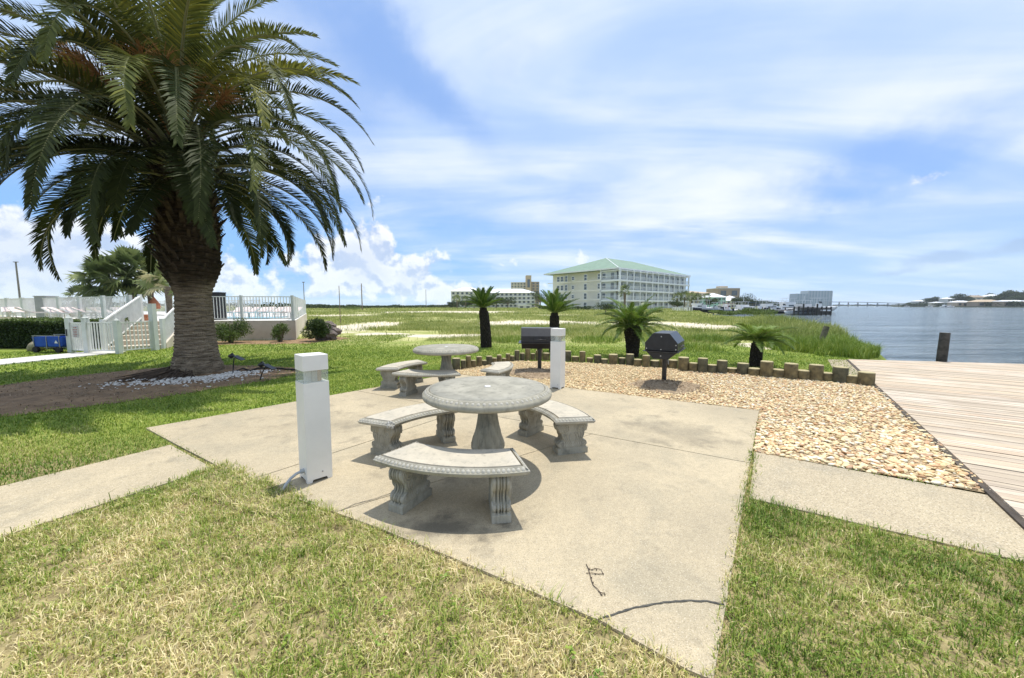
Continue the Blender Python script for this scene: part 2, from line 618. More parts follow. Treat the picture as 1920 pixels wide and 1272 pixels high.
# water
def water_mat():
    m, nt, bs = new_mat('water')
    P = wpos(nt)
    mp = nt.nodes.new('ShaderNodeMapping')
    lk(nt, P, mp.inputs['Vector'])
    mp.inputs['Rotation'].default_value = (0, 0, R(-14))
    mp.inputs['Scale'].default_value = (0.26, 1.3, 1)
    v = mp.outputs[0]
    a = noise(nt, v, 2.2, 5, 0.6, 0.4)
    b = noise(nt, v, 0.55, 6, 0.62, 0.3)
    h = math_n(nt, 'ADD', math_n(nt, 'MULTIPLY', a, 0.6), math_n(nt, 'MULTIPLY', b, 2.8))
    c3_ = noise(nt, v, 0.16, 6, 0.65, 0.3)
    h = math_n(nt, 'ADD', h, math_n(nt, 'MULTIPLY', c3_, 9.0))
    bump(nt, bs, h, 1.0, 0.85)
    c = mixc(nt, ramp(nt, noise(nt, v, 0.45, 7, 0.7), [(0.38, 0.0), (0.62, 1.0)]), (0.13, 0.18, 0.21), (0.30, 0.355, 0.375))
    lk(nt, c, bs.inputs['Base Color'])
    bs.inputs['Roughness'].default_value = 0.1
    bs.inputs['IOR'].default_value = 1.33
    return m


MAT['water'] = water_mat()
w = MB()
w.add([(-6000, -400, -1.0), (6000, -400, -1.0), (6000, 8000, -1.0), (-6000, 8000, -1.0)], [(0, 1, 2, 3)])
tag(w.build('water', MAT['water']), kind='structure')


# ------------------------------------------------------------------ concrete
def concrete_mat(name, ca, cb, cc, speck=0.5, sscale=260, grime=(0.16, 0.145, 0.11), gamt=0.35, b=0.35):
    m, nt, bs = new_mat(name)
    P = wpos(nt)
    n1 = noise(nt, P, 0.7, 8, 0.62, 0.4)
    n2 = noise(nt, P, 3.2, 8, 0.65, 0.2)
    n3 = noise(nt, P, sscale, 2, 0.5)
    c = mixc(nt, ramp(nt, n1, [(0.35, 0.0), (0.65, 1.0)]), ca, cb)
    c = mixc(nt, ramp(nt, noise(nt, P, 1.7, 7, 0.6, 0.8), [(0.5, 0.0), (0.72, 0.8)]), c, cc)
    c = mixc(nt, ramp(nt, n2, [(0.56, 0.0), (0.76, gamt)]), c, grime)
    c = mixc(nt, ramp(nt, noise(nt, P, 28, 5, 0.7), [(0.3, 0.25), (0.6, 0.0)]), c, grime)
    c = mixc(nt, ramp(nt, n3, [(0.34, speck), (0.5, 0.0)]), c, (0.20, 0.165, 0.11))
    c = mixc(nt, ramp(nt, noise(nt, P, sscale * 0.7, 2, 0.5), [(0.58, 0.0), (0.72, speck)]), c, (0.66, 0.60, 0.48))
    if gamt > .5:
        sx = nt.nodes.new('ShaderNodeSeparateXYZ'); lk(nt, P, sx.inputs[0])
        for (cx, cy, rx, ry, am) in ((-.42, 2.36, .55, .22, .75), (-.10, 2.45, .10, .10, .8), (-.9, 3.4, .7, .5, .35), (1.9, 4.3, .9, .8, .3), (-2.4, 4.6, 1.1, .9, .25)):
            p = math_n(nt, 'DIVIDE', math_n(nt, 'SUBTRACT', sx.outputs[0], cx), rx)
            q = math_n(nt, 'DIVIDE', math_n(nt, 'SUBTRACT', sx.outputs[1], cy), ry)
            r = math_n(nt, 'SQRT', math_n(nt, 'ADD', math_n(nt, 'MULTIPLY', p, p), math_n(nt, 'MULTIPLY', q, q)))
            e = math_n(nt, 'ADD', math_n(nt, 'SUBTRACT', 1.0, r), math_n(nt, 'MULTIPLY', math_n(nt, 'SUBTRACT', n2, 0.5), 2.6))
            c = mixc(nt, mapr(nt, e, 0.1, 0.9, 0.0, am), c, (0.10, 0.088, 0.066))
    lk(nt, c, bs.inputs['Base Color'])
    bs.inputs['Roughness'].default_value = 0.85
    bs.inputs['Specular IOR Level'].default_value = 0.25
    bump(nt, bs, noise(nt, P, sscale * 0.8, 3, 0.6), b, 0.002)
    return m


MAT['patio'] = concrete_mat('patio_concrete', (0.41, 0.345, 0.235), (0.54, 0.45, 0.30), (0.34, 0.30, 0.215), 0.6, 170, gamt=0.6)
MAT['walk'] = concrete_mat('walk_concrete', (0.43, 0.355, 0.24), (0.50, 0.42, 0.285), (0.36, 0.315, 0.23), 0.75, 110, gamt=0.3, b=0.6)

PATIO = [(-3.62, 3.9), (-4.46, 4.43), (-2.478, 6.694), (-1.284, 8.07), (0.933, 6.694), (3.504, 5.184), (0.60, 1.07), (0.432, 1.63), (-0.312, 2.061), (-0.939, 2.403), (-1.641, 2.749), (-2.223, 3.053), (-2.718, 3.37)]
PATIO = PATIO[:6] + [(0.80, 1.357), (0.72, 1.40), (0.432, 1.63), (-0.312, 2.061), (-0.939, 2.403), (-1.641, 2.749), (-2.223, 3.053), (-2.70, 3.33)]
J = lambda a, b, c, d: (G(a, b), G(c, d))
polys = [PATIO]
for s in (J(470, 903, 888, 766), J(698, 740, 1140, 822)): polys = split(polys, *s)
# the third seam only runs through the near panels
a, b = J(640, 961, 1040, 838)
far, near_ = [], []
for p in polys:
    cx = sum(q[0] for q in p) / len(p); cy = sum(q[1] for q in p) / len(p)
    (near_ if cy < 3.9 and cx > -2.0 else far).append(p)
polys = far + split(near_, a, b, 0.004)
pm = MB()
for p in polys: pm.prism(p, -0.1, 0.016)
tag(pm.build('patio', MAT['patio'], bevel=0.004), kind='structure')

wl = MB()
dA, dB = Vector((-0.58, -0.95)), Vector((-0.56, -1.03))
A0, B0 = (-3.66, 3.88), (-2.745, 3.305)
wl.prism([A0, (A0[0] + dA.x * 7, A0[1] + dA.y * 7), (B0[0] + dB.x * 7, B0[1] + dB.y * 7), B0], -0.1, 0.014)
wr = MB()
wr.prism([(2.475, 3.69), (3.82, 2.77), (3.18, 1.93), (1.845, 2.775)], -0.1, 0.012)
far_walk = MB()
q = [G(-400, 712), G(0, 676), G(200, 658), G(237, 661), G(200, 665), G(0, 686), G(-400, 728)]
far_walk.prism([q[0], q[6], q[5], q[4], q[3], q[2], q[1]], -0.1, 0.03)
tag(wl.build('walkway', MAT['patio'], bevel=0.004), kind='structure')
tag(wr.build('walkway', MAT['walk'], bevel=0.004), kind='structure')
MAT['pale_conc'] = M('pale_concrete', (0.62, 0.60, 0.55), 0.9, (0.52, 0.50, 0.45), 2, world=True)
tag(far_walk.build('footpath', MAT['pale_conc']), kind='structure')

# cracks in the slab
MAT['crack'] = M('crack_filler', (0.10, 0.095, 0.08), 0.9, (0.05, 0.05, 0.045), 30, world=True)


def ribbon(name, pts, wd, z=0.0205, jit=0.3):
    m = MB()
    P = [Vector(G(*p)) for p in pts]
    Q = []
    for i in range(len(P) - 1):
        for k in range(6): Q.append(P[i].lerp(P[i + 1], k / 6))
    Q.append(P[-1])
    vs = []
    for i, p in enumerate(Q):
        t = (Q[min(i + 1, len(Q) - 1)] - Q[max(i - 1, 0)]).normalized()
        n = Vector((-t.y, t.x))
        j = n * random.uniform(-1, 1) * wd * jit
        ww = wd / 2 * random.uniform(0.6, 1.25)
        vs += [(*(p + n * ww + j), z), (*(p - n * ww + j), z)]
    m.add(vs, [(2 * i, 2 * i + 1, 2 * i + 3, 2 * i + 2) for i in range(len(Q) - 1)])
    return tag(m.build(name, MAT['crack']), kind='structure')


ribbon('slab_crack', [(1122, 1168), (1160, 1155), (1200, 1144), (1245, 1136), (1290, 1133), (1325, 1134), (1358, 1141)], 0.010, jit=0.25)
ribbon('slab_crack', [(640, 962), (665, 950), (700, 941), (734, 929)], 0.006)
ribbon('slab_crack', [(770, 908), (800, 900), (822, 885)], 0.006)

# ------------------------------------------------------------------ boardwalk
m, nt, bs = new_mat('deck_boards')
at_ = nt.nodes.new('ShaderNodeAttribute'); at_.attribute_name = 'tint'
mp = nt.nodes.new('ShaderNodeMapping'); lk(nt, wpos(nt), mp.inputs['Vector'])
BU = Vector((0.8, -0.6)); BV = Vector((0.6, 0.8))
mp.vector_type = 'TEXTURE'
mp.inputs['Rotation'].default_value = (0, 0, math.atan2(-0.6, 0.8))
mp.inputs['Scale'].default_value = (1.0, 0.055, 1)
gr = noise(nt, mp.outputs[0], 1.6, 7, 0.65)
c = ramp(nt, at_.outputs['Fac'], [(0.0, (0.42, 0.345, 0.25)), (0.35, (0.56, 0.465, 0.34)), (0.6, (0.59, 0.47, 0.32)), (0.8, (0.60, 0.45, 0.31)), (1.0, (0.65, 0.57, 0.45))])
c = mixc(nt, ramp(nt, gr, [(0.38, 0.85), (0.6, 0.0)]), c, (0.33, 0.265, 0.20))
c = mixc(nt, ramp(nt, noise(nt, wpos(nt), 0.9, 4), [(0.5, 0.0), (0.7, 0.5)]), c, (0.68, 0.60, 0.50))
lk(nt, c, bs.inputs['Base Color']); bs.inputs['Roughness'].default_value = 0.8
bump(nt, bs, gr, 0.5, 0.004)
MAT['deck'] = m
DECK = [deck_pt(-0.0), deck_pt(40), (30, -40), (40, 3.0), (12.795, 9.232)]
seam_a, seam_b = Vector(G(1838, 684)), Vector(G(1920, 713))
sd = (seam_b - seam_a).normalized()
dk = MB()
tints = []
v0 = -60
k = 0
wdt = 0.137
for k in range(-60, 125):
    lo_, hi_ = k * wdt, (k + 1) * wdt - 0.013 * random.uniform(0.5, 1.7)
    p = [tuple(BU * -60 + BV * lo_), tuple(BU * 80 + BV * lo_), tuple(BU * 80 + BV * hi_), tuple(BU * -60 + BV * hi_)]
    # clip against the deck outline (counter clockwise edges)
    for i in range(len(DECK)):
        a_, b_ = DECK[i], DECK[(i + 1) % len(DECK)]
        p = clip(p, a_, (-(b_[1] - a_[1]), b_[0] - a_[0]))
        if len(p) < 3: break
    if len(p) < 3: continue
    p = clip(p, (24, 0), (-1, 0)) if k < -200 else p
    # boards butt at a staggered joint
    n0 = len(dk.f)
    cut = 9.0 + ((k * 5) % 7) * 1.1
    parts = split([p], tuple(BU * cut + BV * 0), tuple(BU * cut + BV * 1), 0.003)
    for q in parts:
        t_ = random.random() ** 1.2
        z_ = 0.045 + random.uniform(-0.002, 0.002)
        f0 = len(dk.f)
        dk.prism(q, z_ - 0.035, z_ + random.uniform(0, .002))
        tints += [t_] * (len(dk.f) - f0)
o = dk.build('boardwalk', MAT['deck'])
ta = o.data.attributes.new('tint', 'FLOAT', 'FACE')
ta.data.foreach_set('value', tints)
tag(o, kind='structure')
MAT['dark_wood'] = M('dark_wood', (0.10, 0.08, 0.06), 0.85, (0.05, 0.04, 0.032), 8, bstr=0.4)
e = MB()
pA, pB = deck_pt(-0.05), deck_pt(40)
nrm = Vector((-DECK_D.y, DECK_D.x))
if nrm.x > 0: nrm = -nrm
e.prism([pA, pB, (pB[0] + nrm.x * .04, pB[1] + nrm.y * .04), (pA[0] + nrm.x * .04, pA[1] + nrm.y * .04)], -0.5, 0.030)
fb = Vector((12.795 - 9.123, 9.232 - 10.043)).normalized()
fe = (9.123 + fb.x * 30, 10.043 + fb.y * 30)
e.prism([(9.13, 10.0), (fe[0], fe[1] - .04), (fe[0], fe[1] + .01), (9.13, 10.05)], -0.35, 0.006)
tag(e.build('boardwalk_edge_beam', MAT['dark_wood']), kind='structure')
s_ = MB()
c0 = Vector(deck_pt(-0.1)); 
s_.prism([(c0.x - .5, c0.y + .05), (c0.x - 3.05, c0.y - 3.3), (c0.x - 2.55, c0.y - 3.4), (c0.x - .02, c0.y + .02)], -0.1, 0.02)
tag(s_.build('bulkhead_strip', M('tan_strip', (0.40, 0.33, 0.23), 0.9, (0.30, 0.25, 0.17), 3, world=True)), kind='structure')

# ------------------------------------------------------------------ bare soil bed round the palm
SOIL = [(-9.6, 5.2), (-9.6, 7.4), (-9.0, 8.4), (-8.3, 9.1), (-7.0, 9.3), (-5.8, 9.1), (-4.95, 8.75), (-4.75, 8.1), (-4.9, 7.35), (-5.3, 6.75), (-5.5, 6.3), (-6.0, 5.75), (-6.6, 5.15), (-7.4, 4.75), (-8.6, 4.6)]


def rough_poly(poly, jit=0.08, sub=7):
    out = []
    for i in range(len(poly)):
        a, b = Vector(poly[i]), Vector(poly[(i + 1) % len(poly)])
        for k in range(sub):
            p = a.lerp(b, k / sub)
            out.append((p.x + random.uniform(-jit, jit), p.y + random.uniform(-jit, jit)))
    return out


def sheet(name, poly, mat, z):
    t = tessellate_polygon([[Vector((p[0], p[1], 0)) for p in poly]])
    m = MB()
    fs = []
    for a, b, c in t:
        cr = (poly[b][0] - poly[a][0]) * (poly[c][1] - poly[a][1]) - (poly[b][1] - poly[a][1]) * (poly[c][0] - poly[a][0])
        fs.append((a, b, c) if cr > 0 else (c, b, a))
    m.add([(p[0], p[1], z) for p in poly], fs)
    return m.build(name, mat)


MAT['soil'] = M('soil', (0.36, 0.235, 0.125), 0.95, (0.17, 0.105, 0.055), 3.0, bstr=0.9, bdist=0.03, bscale=16, world=True, lo=0.3, hi=0.7)
tag(sheet('soil_bed', rough_poly(SOIL), MAT['soil'], 0.008), kind='structure')
bed2 = [(-12.4, 13.9), (-8.0, 14.6), (-7.3, 17.0), (-9.0, 18.2), (-9.6, 16.2), (-12.6, 15.6)]
tag(sheet('soil_bed', rough_poly(bed2, 0.12), MAT['soil'], 0.008), kind='structure')


# ------------------------------------------------------------------ grass
def blades(name, x, y, h, wd, lean, tint, mat, z=0.0, curl=0.5):
    n = len(x)
    az = rng.uniform(0, 2 * PI, n)
    wa = az + PI / 2 + rng.uniform(-0.5, 0.5, n)
    lx, ly = np.cos(az) * lean * h, np.sin(az) * lean * h
    wx, wy = np.cos(wa) * wd / 2, np.sin(wa) * wd / 2
    v = np.empty((n, 5, 3), dtype=np.float32)
    hz_ = h * np.sqrt(np.maximum(0.02, 1 - np.minimum(lean, 0.98) ** 2))
    v[:, 0] = np.stack([x - wx, y - wy, np.full(n, z) - 0.004], 1)
    v[:, 1] = np.stack([x + wx, y + wy, np.full(n, z) - 0.004], 1)
    mx, my = x + lx * 0.4, y + ly * 0.4
    v[:, 2] = np.stack([mx - wx * .8, my - wy * .8, z + hz_ * 0.62], 1)
    v[:, 3] = np.stack([mx + wx * .8, my + wy * .8, z + hz_ * 0.62], 1)
    k = rng.uniform(-curl, curl, (n, 2))
    v[:, 4] = np.stack([x + lx + k[:, 0] * h, y + ly + k[:, 1] * h, z + hz_ * rng.uniform(0.75, 1.0, n)], 1)
    base = (np.arange(n) * 5)[:, None]
    loops = (base + np.array([0, 1, 3, 2, 2, 3, 4])).ravel()
    sizes = np.tile([4, 3], n)
    return np_mesh(name, v.reshape(-1, 3), loops, sizes, mat, np.repeat(tint, 2))


def ring(d0, d1, dens, a0=-58, a1=58):
    a0, a1 = R(a0), R(a1)
    n = int((a1 - a0) / 2 * (d1 ** 2 - d0 ** 2) * dens)
    r = np.sqrt(rng.uniform(d0 ** 2, d1 ** 2, n))
    a = rng.uniform(a0, a1, n)
    return r * np.sin(a), r * np.cos(a)


MAT['blade'] = leaf_mat('grass_blade', [(0.0, (0.085, 0.145, 0.018)), (0.3, (0.155, 0.245, 0.030)), (0.55, (0.31, 0.385, 0.060)), (0.75, (0.52, 0.51, 0.16)), (1.0, (0.86, 0.73, 0.42))], 0.5, 0.18, 0.3)
MAT['field_blade'] = leaf_mat('field_blade', [(0.0, (0.10, 0.14, 0.035)), (0.35, (0.20, 0.25, 0.06)), (0.6, (0.36, 0.39, 0.12)), (0.8, (0.52, 0.50, 0.22)), (1.0, (0.66, 0.58, 0.34))], 0.6, 0.25, 0.2)
HARD = [PATIO, [A0, (A0[0] + dA.x * 7, A0[1] + dA.y * 7), (B0[0] + dB.x * 7, B0[1] + dB.y * 7), B0], [(2.475, 3.69), (3.82, 2.77), (3.18, 1.93), (1.845, 2.775)],
        [q_ for q_ in (G(-400, 712), G(-400, 728), G(0, 686), G(200, 665), G(237, 661), G(200, 658), G(0, 676))]]
PIL = [(-1.43, 8.80), (-1.2, 9.05), (0.086, 9.946), (1.351, 9.758), (2.932, 9.232), (4.096, 8.5), (5.097, 8.007), (5.851, 7.48), (6.7, 6.74)]
GRAVEL = [(-1.284, 8.07)] + PIL + [deck_pt(4.2), (3.86, 2.80), (2.475, 3.69), (3.504, 5.184), (0.933, 6.694)]
POOL = [(-15.8, 15.6), (-9.4, 16.2), (-17.0, 31.0), (-62, 52), (-31.0, 22.5)]
LAND = land


def mask_ok(x, y, spill=0.03, gravel=True, soil=True):
    ok = in_poly(x, y, LAND)
    sx = x + rng.normal(0, spill, len(x)); sy = y + rng.normal(0, spill, len(x))
    for p in HARD: ok &= ~in_poly(sx, sy, p)
    ok &= ~in_poly(sx, sy, GRAVEL)
    ok &= ~in_poly(sx, sy, POOL)
    # nothing grows through the boardwalk
    dd = (x - DECK_E0[0]) * nrm.x + (y - DECK_E0[1]) * nrm.y
    ok &= (dd > 0.05) | (y > 10.2)
    if soil:
        for p in (SOIL, bed2):
            jx, jy = x + rng.normal(0, .16, len(x)), y + rng.normal(0, .16, len(x))
            ok &= ~in_poly(jx, jy, p)
    return ok


def sel(ok, *a): return [q_[ok] for q_ in a]


# near grass: parched by the camera, greener on the right and at the edges
x, y = ring(0.9, 4.4, 11500, -60, 62)
ok = mask_ok(x, y, 0.024)
OVER = [G(*q) for q in ((330, 915), (360, 893), (395, 880), (425, 873), (455, 886), (480, 898), (505, 903), (530, 915), (560, 928), (600, 958), (660, 990), (560, 1000), (440, 960))]
ok |= in_poly(x + rng.normal(0, .035, len(x)), y + rng.normal(0, .035, len(x)), OVER)
x, y = sel(ok, x, y)
right = x > (0.45 + (y - 0.86) * 0.70)
lawnside = (x < A0[0] + (y - A0[1]) * dA.x / dA.y + 0.12)
dry = fbm(x * 1.6, y * 1.6, 11) * 1.25 + fbm(x * 6, y * 6, 15) * 0.60 - .25
t = np.where(right, 0.0 + dry * 0.76, 0.23 + dry * 0.80)
t = np.where(lawnside, 0.02 + dry * 0.48, t)
t = np.clip(t + rng.normal(0, 0.22, len(x)), 0, 1)
clump = fbm(x * 9, y * 9, 3)
keep = ((clump > 0.30) | (rng.random(len(x)) < 0.35)) & ((fbm(x * 5, y * 5, 66) > .22) | (rng.random(len(x)) < .3))
x, y, t, clump, right, lawnside = sel(keep, x, y, t, clump, right, lawnside)
h = rng.uniform(0.018, 0.060, len(x)) * (0.35 + clump * 1.3) * np.where(t < 0.45, 1.15, 0.9)
tall = rng.random(len(x)) < 0.02
h = np.where(tall, h * 2.0, h)
onslab = in_poly(x, y, HARD[0]) | in_poly(x, y, HARD[1]) | in_poly(x, y, HARD[2])
tag(blades('lawn_grass', x, y, h, rng.uniform(0.0030, 0.0062, len(x)), rng.uniform(0.25, 0.97, len(x)), t, MAT['blade'], z=np.where(onslab | in_poly(x, y, OVER), .018, 0.0), curl=0.55), kind='stuff')

tag(sheet('thatch_patch', rough_poly([G(*q) for q in ((352, 905), (395, 887), (425, 880), (452, 893), (478, 905), (505, 910), (540, 925), (575, 948), (590, 962), (520, 975), (430, 945), (360, 930))], .03, 5), M('thatch', (0.40, 0.33, 0.17), .95, (0.10, 0.08, 0.04), 40, world=True), 0.020), kind='structure')
# broad-leaved weeds in the turf
wx, wy = [], []
for q in range(150):
    a_, b_ = ring(1.2, 4.2, 1.0, -55, 60)
    if not len(a_): continue
    a_, b_ = a_[0], b_[0]
    n_ = random.randint(4, 11)
    wx.append(a_ + rng.normal(0, .022, n_)); wy.append(b_ + rng.normal(0, .022, n_))
wx, wy = np.concatenate(wx), np.concatenate(wy)
ok = mask_ok(wx, wy, .0)
wx, wy = wx[ok], wy[ok]
n = len(wx)
P = np.stack([wx, wy, rng.uniform(.022, .05, n)], 1)
a1 = np.stack([rng.normal(0, 1, n), rng.normal(0, 1, n), rng.normal(0, .25, n)], 1); a1 /= np.linalg.norm(a1, axis=1)[:, None]
a2 = np.cross(a1, np.array([0, .1, 1.0])); s1 = rng.uniform(.007, .013, n)[:, None]
V = np.stack([P - a1 * s1, P - a1 * s1 * .3 + a2 * s1 * .8, P + a1 * s1, P - a1 * s1 * .3 - a2 * s1 * .8], 1).reshape(-1, 3)
tag(np_mesh('broadleaf_weeds', V, np.arange(n * 4), np.full(n, 4), MAT['blade'], rng.uniform(.12, .5, n)), kind='stuff')

# mid lawn
X, Y, T_, Hh, Ww = [], [], [], [], []
for d0, d1, dens in ((4.4, 6.5, 4200), (6.5, 9.5, 2100), (9.5, 14, 900), (14, 20, 330)):
    x, y = ring(d0, d1, dens, -60, 50)
    ok = mask_ok(x, y, 0.03)
    ok &= (y < 13.5 + rng.normal(0, 1.2, len(x))) | (x < -5)
    x, y = sel(ok, x, y)
    dm = (d0 + d1) / 2
    n_ = fbm(x * 0.7, y * 0.7, 21)
    t = 0.14 + n_ * 0.52 + rng.normal(0, 0.11, len(x)) + (fbm(x * 4, y * 4, 4) - .5) * 0.35
    X.append(x); Y.append(y); T_.append(t)
    Hh.append(rng.uniform(0.02, 0.05, len(x)) * (0.8 + 0.04 * dm)); Ww.append(rng.uniform(0.7, 1.3, len(x)) * (0.0011 * dm))
x, y, t, h, w_ = map(np.concatenate, (X, Y, T_, Hh, Ww))
t = np.clip(t, 0, 1)
tag(blades('lawn_grass', x, y, h, w_, rng.uniform(0.2, 0.9, len(x)), t, MAT['blade'], curl=0.3), kind='stuff')

# field of rough grass out to the buildings
X, Y, T_, Hh, Ww = [], [], [], [], []
for d0, d1, dens, hh, ww in ((11.5, 18, 520, .13, .012), (18, 30, 230, .22, .02), (30, 55, 75, .27, .035), (55, 110, 16, .33, .07), (110, 220, 2.6, .5, .15)):
    x, y = ring(d0, d1, dens, -46, 48)
    ok = mask_ok(x, y, 0.05)
    n_ = fbm(x * 0.22, y * 0.22, 31)
    sm_ = sand_mask(x, y)
    thick = np.clip((n_ - 0.30) * 3.2, 0.10, 1)
    near_l = np.clip((y - 12.3 - fbm(x * .5, y * .5, 8) * 3) / 2, 0, 1)
    left_l = np.where((x < -3.5 - (y - 12) * .05) & (y < 22), 0.05, 1)
    ok &= rng.random(len(x)) < (1 - sm_ * 0.97) * thick * near_l * left_l
    ok &= ~((x < -2) & (y < 15.5))
    x, y, n_ = sel(ok, x, y, n_)
    bank = np.clip((x - (y * 0.62 + 0.2)) / 2.0, 0, 1) * (y < 45)
    t = 0.50 + rng.normal(0, .14, len(x)) + (fbm(x * .5, y * .5, 41) - .5) * .7 - bank * 0.10
    hgt = hh * rng.uniform(0.5, 1.3, len(x)) * (0.6 + n_) * (1 + bank * 1.3)
    X.append(x); Y.append(y); T_.append(t); Hh.append(hgt); Ww.append(ww * rng.uniform(.6, 1.3, len(x)))
x, y, t, h, w_ = map(np.concatenate, (X, Y, T_, Hh, Ww))
tag(blades('field_grass', x, y, h, w_, rng.uniform(0.1, 0.75, len(x)), np.clip(t, 0, 1), MAT['field_blade'], curl=0.25), kind='stuff')

# tall weeds on the bank
cx = []
for (u, v, rad, n_, hh) in ((1500, 655, 1.3, 2600, .55), (1560, 660, 1.2, 2600, .6), (1610, 668, 1.0, 2400, .5), (1460, 640, 1.4, 1600, .5), (1330, 640, 1.0, 1100, .45), (1520, 635, 1.8, 2400, .6), (1580, 648, 1.4, 2400, .55),
                            (1300, 655, .9, 700, .35), (1440, 620, 2.0, 1500, .5), (1240, 640, 1.3, 900, .35), (1120, 640, 1.2, 900, .35), (960, 640, 1.2, 900, .35), (1000, 622, 2.0, 1100, .4)):
    px_, py_ = G(u, v)
    n_ = int(n_ * 1.3)
    a_ = rng.uniform(0, 2 * PI, n_); r_ = rad * np.sqrt(rng.random(n_)) * (0.7 + 0.5 * vnoise(a_ * 2, a_ * 0, int(u)))
    cx.append(np.stack([px_ + r_ * np.cos(a_), py_ + r_ * np.sin(a_), hh * rng.uniform(.5, 1.15, n_) * (1 - 0.5 * (r_ / rad) ** 2)], 1))
cx = np.concatenate(cx)
ok = mask_ok(cx[:, 0], cx[:, 1], .02)
cx = cx[ok]
t = np.clip(0.38 + rng.normal(0, .12, len(cx)) + (fbm(cx[:, 0], cx[:, 1], 9) - .5) * .4, 0, .8)
tag(blades('bank_weeds', cx[:, 0], cx[:, 1], cx[:, 2], rng.uniform(.008, .02, len(cx)), rng.uniform(.05, .7, len(cx)), t, MAT['blade'], curl=.2), kind='stuff')

# ------------------------------------------------------------------ river stones
ICO_V, ICO_F = None, None


def ico(sub):
    bm = bmesh.new()
    bmesh.ops.create_icosphere(bm, subdivisions=sub, radius=1.0)
    v = np.array([p.co[:] for p in bm.verts]); f = np.array([[q_.index for q_ in p.verts] for p in bm.faces])
    bm.free()
    return v, f


def stones(name, x, y, a, b, c, tint, mat, sub, z0=0.0):
    V, Fc = ico(sub)
    n = len(x)
    az = rng.uniform(0, 2 * PI, n)
    tx, ty = rng.normal(0, .22, n), rng.normal(0, .22, n)
    v = np.repeat(V[None], n, 0)
    # lumpy: squash along random directions
    dr = rng.normal(0, 1, (n, 3)); dr /= np.linalg.norm(dr, axis=1)[:, None]
    k = (v * dr[:, None, :]).sum(2)
    v = v * (1 - 0.28 * np.clip(k, 0, 1)[..., None] ** 2)
    dr = rng.normal(0, 1, (n, 3)); dr /= np.linalg.norm(dr, axis=1)[:, None]
    k = (v * dr[:, None, :]).sum(2)
    v = v * (1 - 0.25 * np.clip(k, 0, 1)[..., None])
    v = v * np.stack([a, b, c], 1)[:, None, :]
    ca, sa = np.cos(az)[:, None], np.sin(az)[:, None]
    xx = v[..., 0] * ca - v[..., 1] * sa
    yy = v[..., 0] * sa + v[..., 1] * ca
    zz = v[..., 2] + xx * tx[:, None] + yy * ty[:, None]
    v = np.stack([xx + x[:, None], yy + y[:, None], zz + (z0 + c * rng.uniform(0.2, 1.1, n))[:, None]], 2)
    fl = (Fc[None] + (np.arange(n) * len(V))[:, None, None]).reshape(-1)
    return np_mesh(name, v.reshape(-1, 3), fl, np.full(n * len(Fc), 3), mat, np.repeat(tint, len(Fc)), smooth=True)


def stone_mat(name, stops):
    m, nt, bs = new_mat(name)
    a = nt.nodes.new('ShaderNodeAttribute'); a.attribute_name = 'tint'
    c = ramp(nt, a.outputs['Fac'], stops)
    c = mixc(nt, ramp(nt, noise(nt, wpos(nt), 60, 4), [(0.4, 0.0), (0.7, 0.35)]), c, (0.75, 0.68, 0.55))
    lk(nt, c, bs.inputs['Base Color']); bs.inputs['Roughness'].default_value = 0.7
    bs.inputs['Specular IOR Level'].default_value = 0.25
    return m


MAT['stone'] = stone_mat('river_stone', [(0, (0.60, 0.46, 0.25)), (0.3, (0.76, 0.60, 0.32)), (0.5, (0.74, 0.62, 0.38)), (0.68, (0.70, 0.49, 0.24)), (0.82, (0.62, 0.35, 0.16)), (0.92, (0.45, 0.27, 0.15)), (1.0, (0.80, 0.73, 0.56))])
n = 80000
gx = rng.uniform(-1.6, 7.0, n); gy = rng.uniform(2.6, 10.1, n)
ok = in_poly(gx, gy, GRAVEL)
gx, gy = gx[ok], gy[ok]
u_ = rng.random(len(gx))
kk = 1.25 - 0.35 * np.clip((gy - 3) / 5, 0, 1)
red = np.clip((gx * 0.8 - gy * 0.45) * .12 + 0.1, -0.12, .16)
big = (0.0095 + 0.0165 * rng.random(len(gx)) ** 2.2) * kk
tn = np.clip(rng.random(len(gx)) * 0.95 + red, 0, 1)
nr = gy < 4.4
tag(stones('river_stones', gx[nr], gy[nr], big[nr] * 1.25, big[nr] * .85, big[nr] * .5, tn[nr], MAT['stone'], 2, 0.012), kind='stuff')
nr = ~nr
tag(stones('river_stones', gx[nr], gy[nr], big[nr] * 1.35, big[nr] * .95, big[nr] * .6, tn[nr], MAT['stone'], 1, 0.012), kind='stuff')
MAT['gravel_base'] = M('gravel_base', (0.52, 0.40, 0.24), 0.95, (0.30, 0.22, 0.13), 40, bstr=1, bdist=.02, bscale=60, world=True)
tag(sheet('gravel_bed', GRAVEL, MAT['gravel_base'], 0.012), kind='structure')
# pale chips round the foot of the palm
n = 1300
a_ = rng.uniform(R(232), R(375), n); r_ = 0.56 + np.abs(rng.normal(0, 0.36, n))
wx, wy = -7.05 + r_ * np.cos(a_) * 1.15 + .10, 8.15 + r_ * np.sin(a_) * 1.05
ok = fbm(wx * 2.5, wy * 2.5, 77) > 0.36
wx, wy = wx[ok], wy[ok]
s1 = rng.uniform(.014, .034, len(wx))
MAT['chip'] = stone_mat('white_chip', [(0, (0.55, 0.52, 0.47)), (1, (0.80, 0.79, 0.76))])
tag(stones('white_stone_chips', wx, wy, s1 * 1.2, s1 * .8, s1 * .55, rng.random(len(wx)), MAT['chip'], 1, 0.01), kind='stuff')
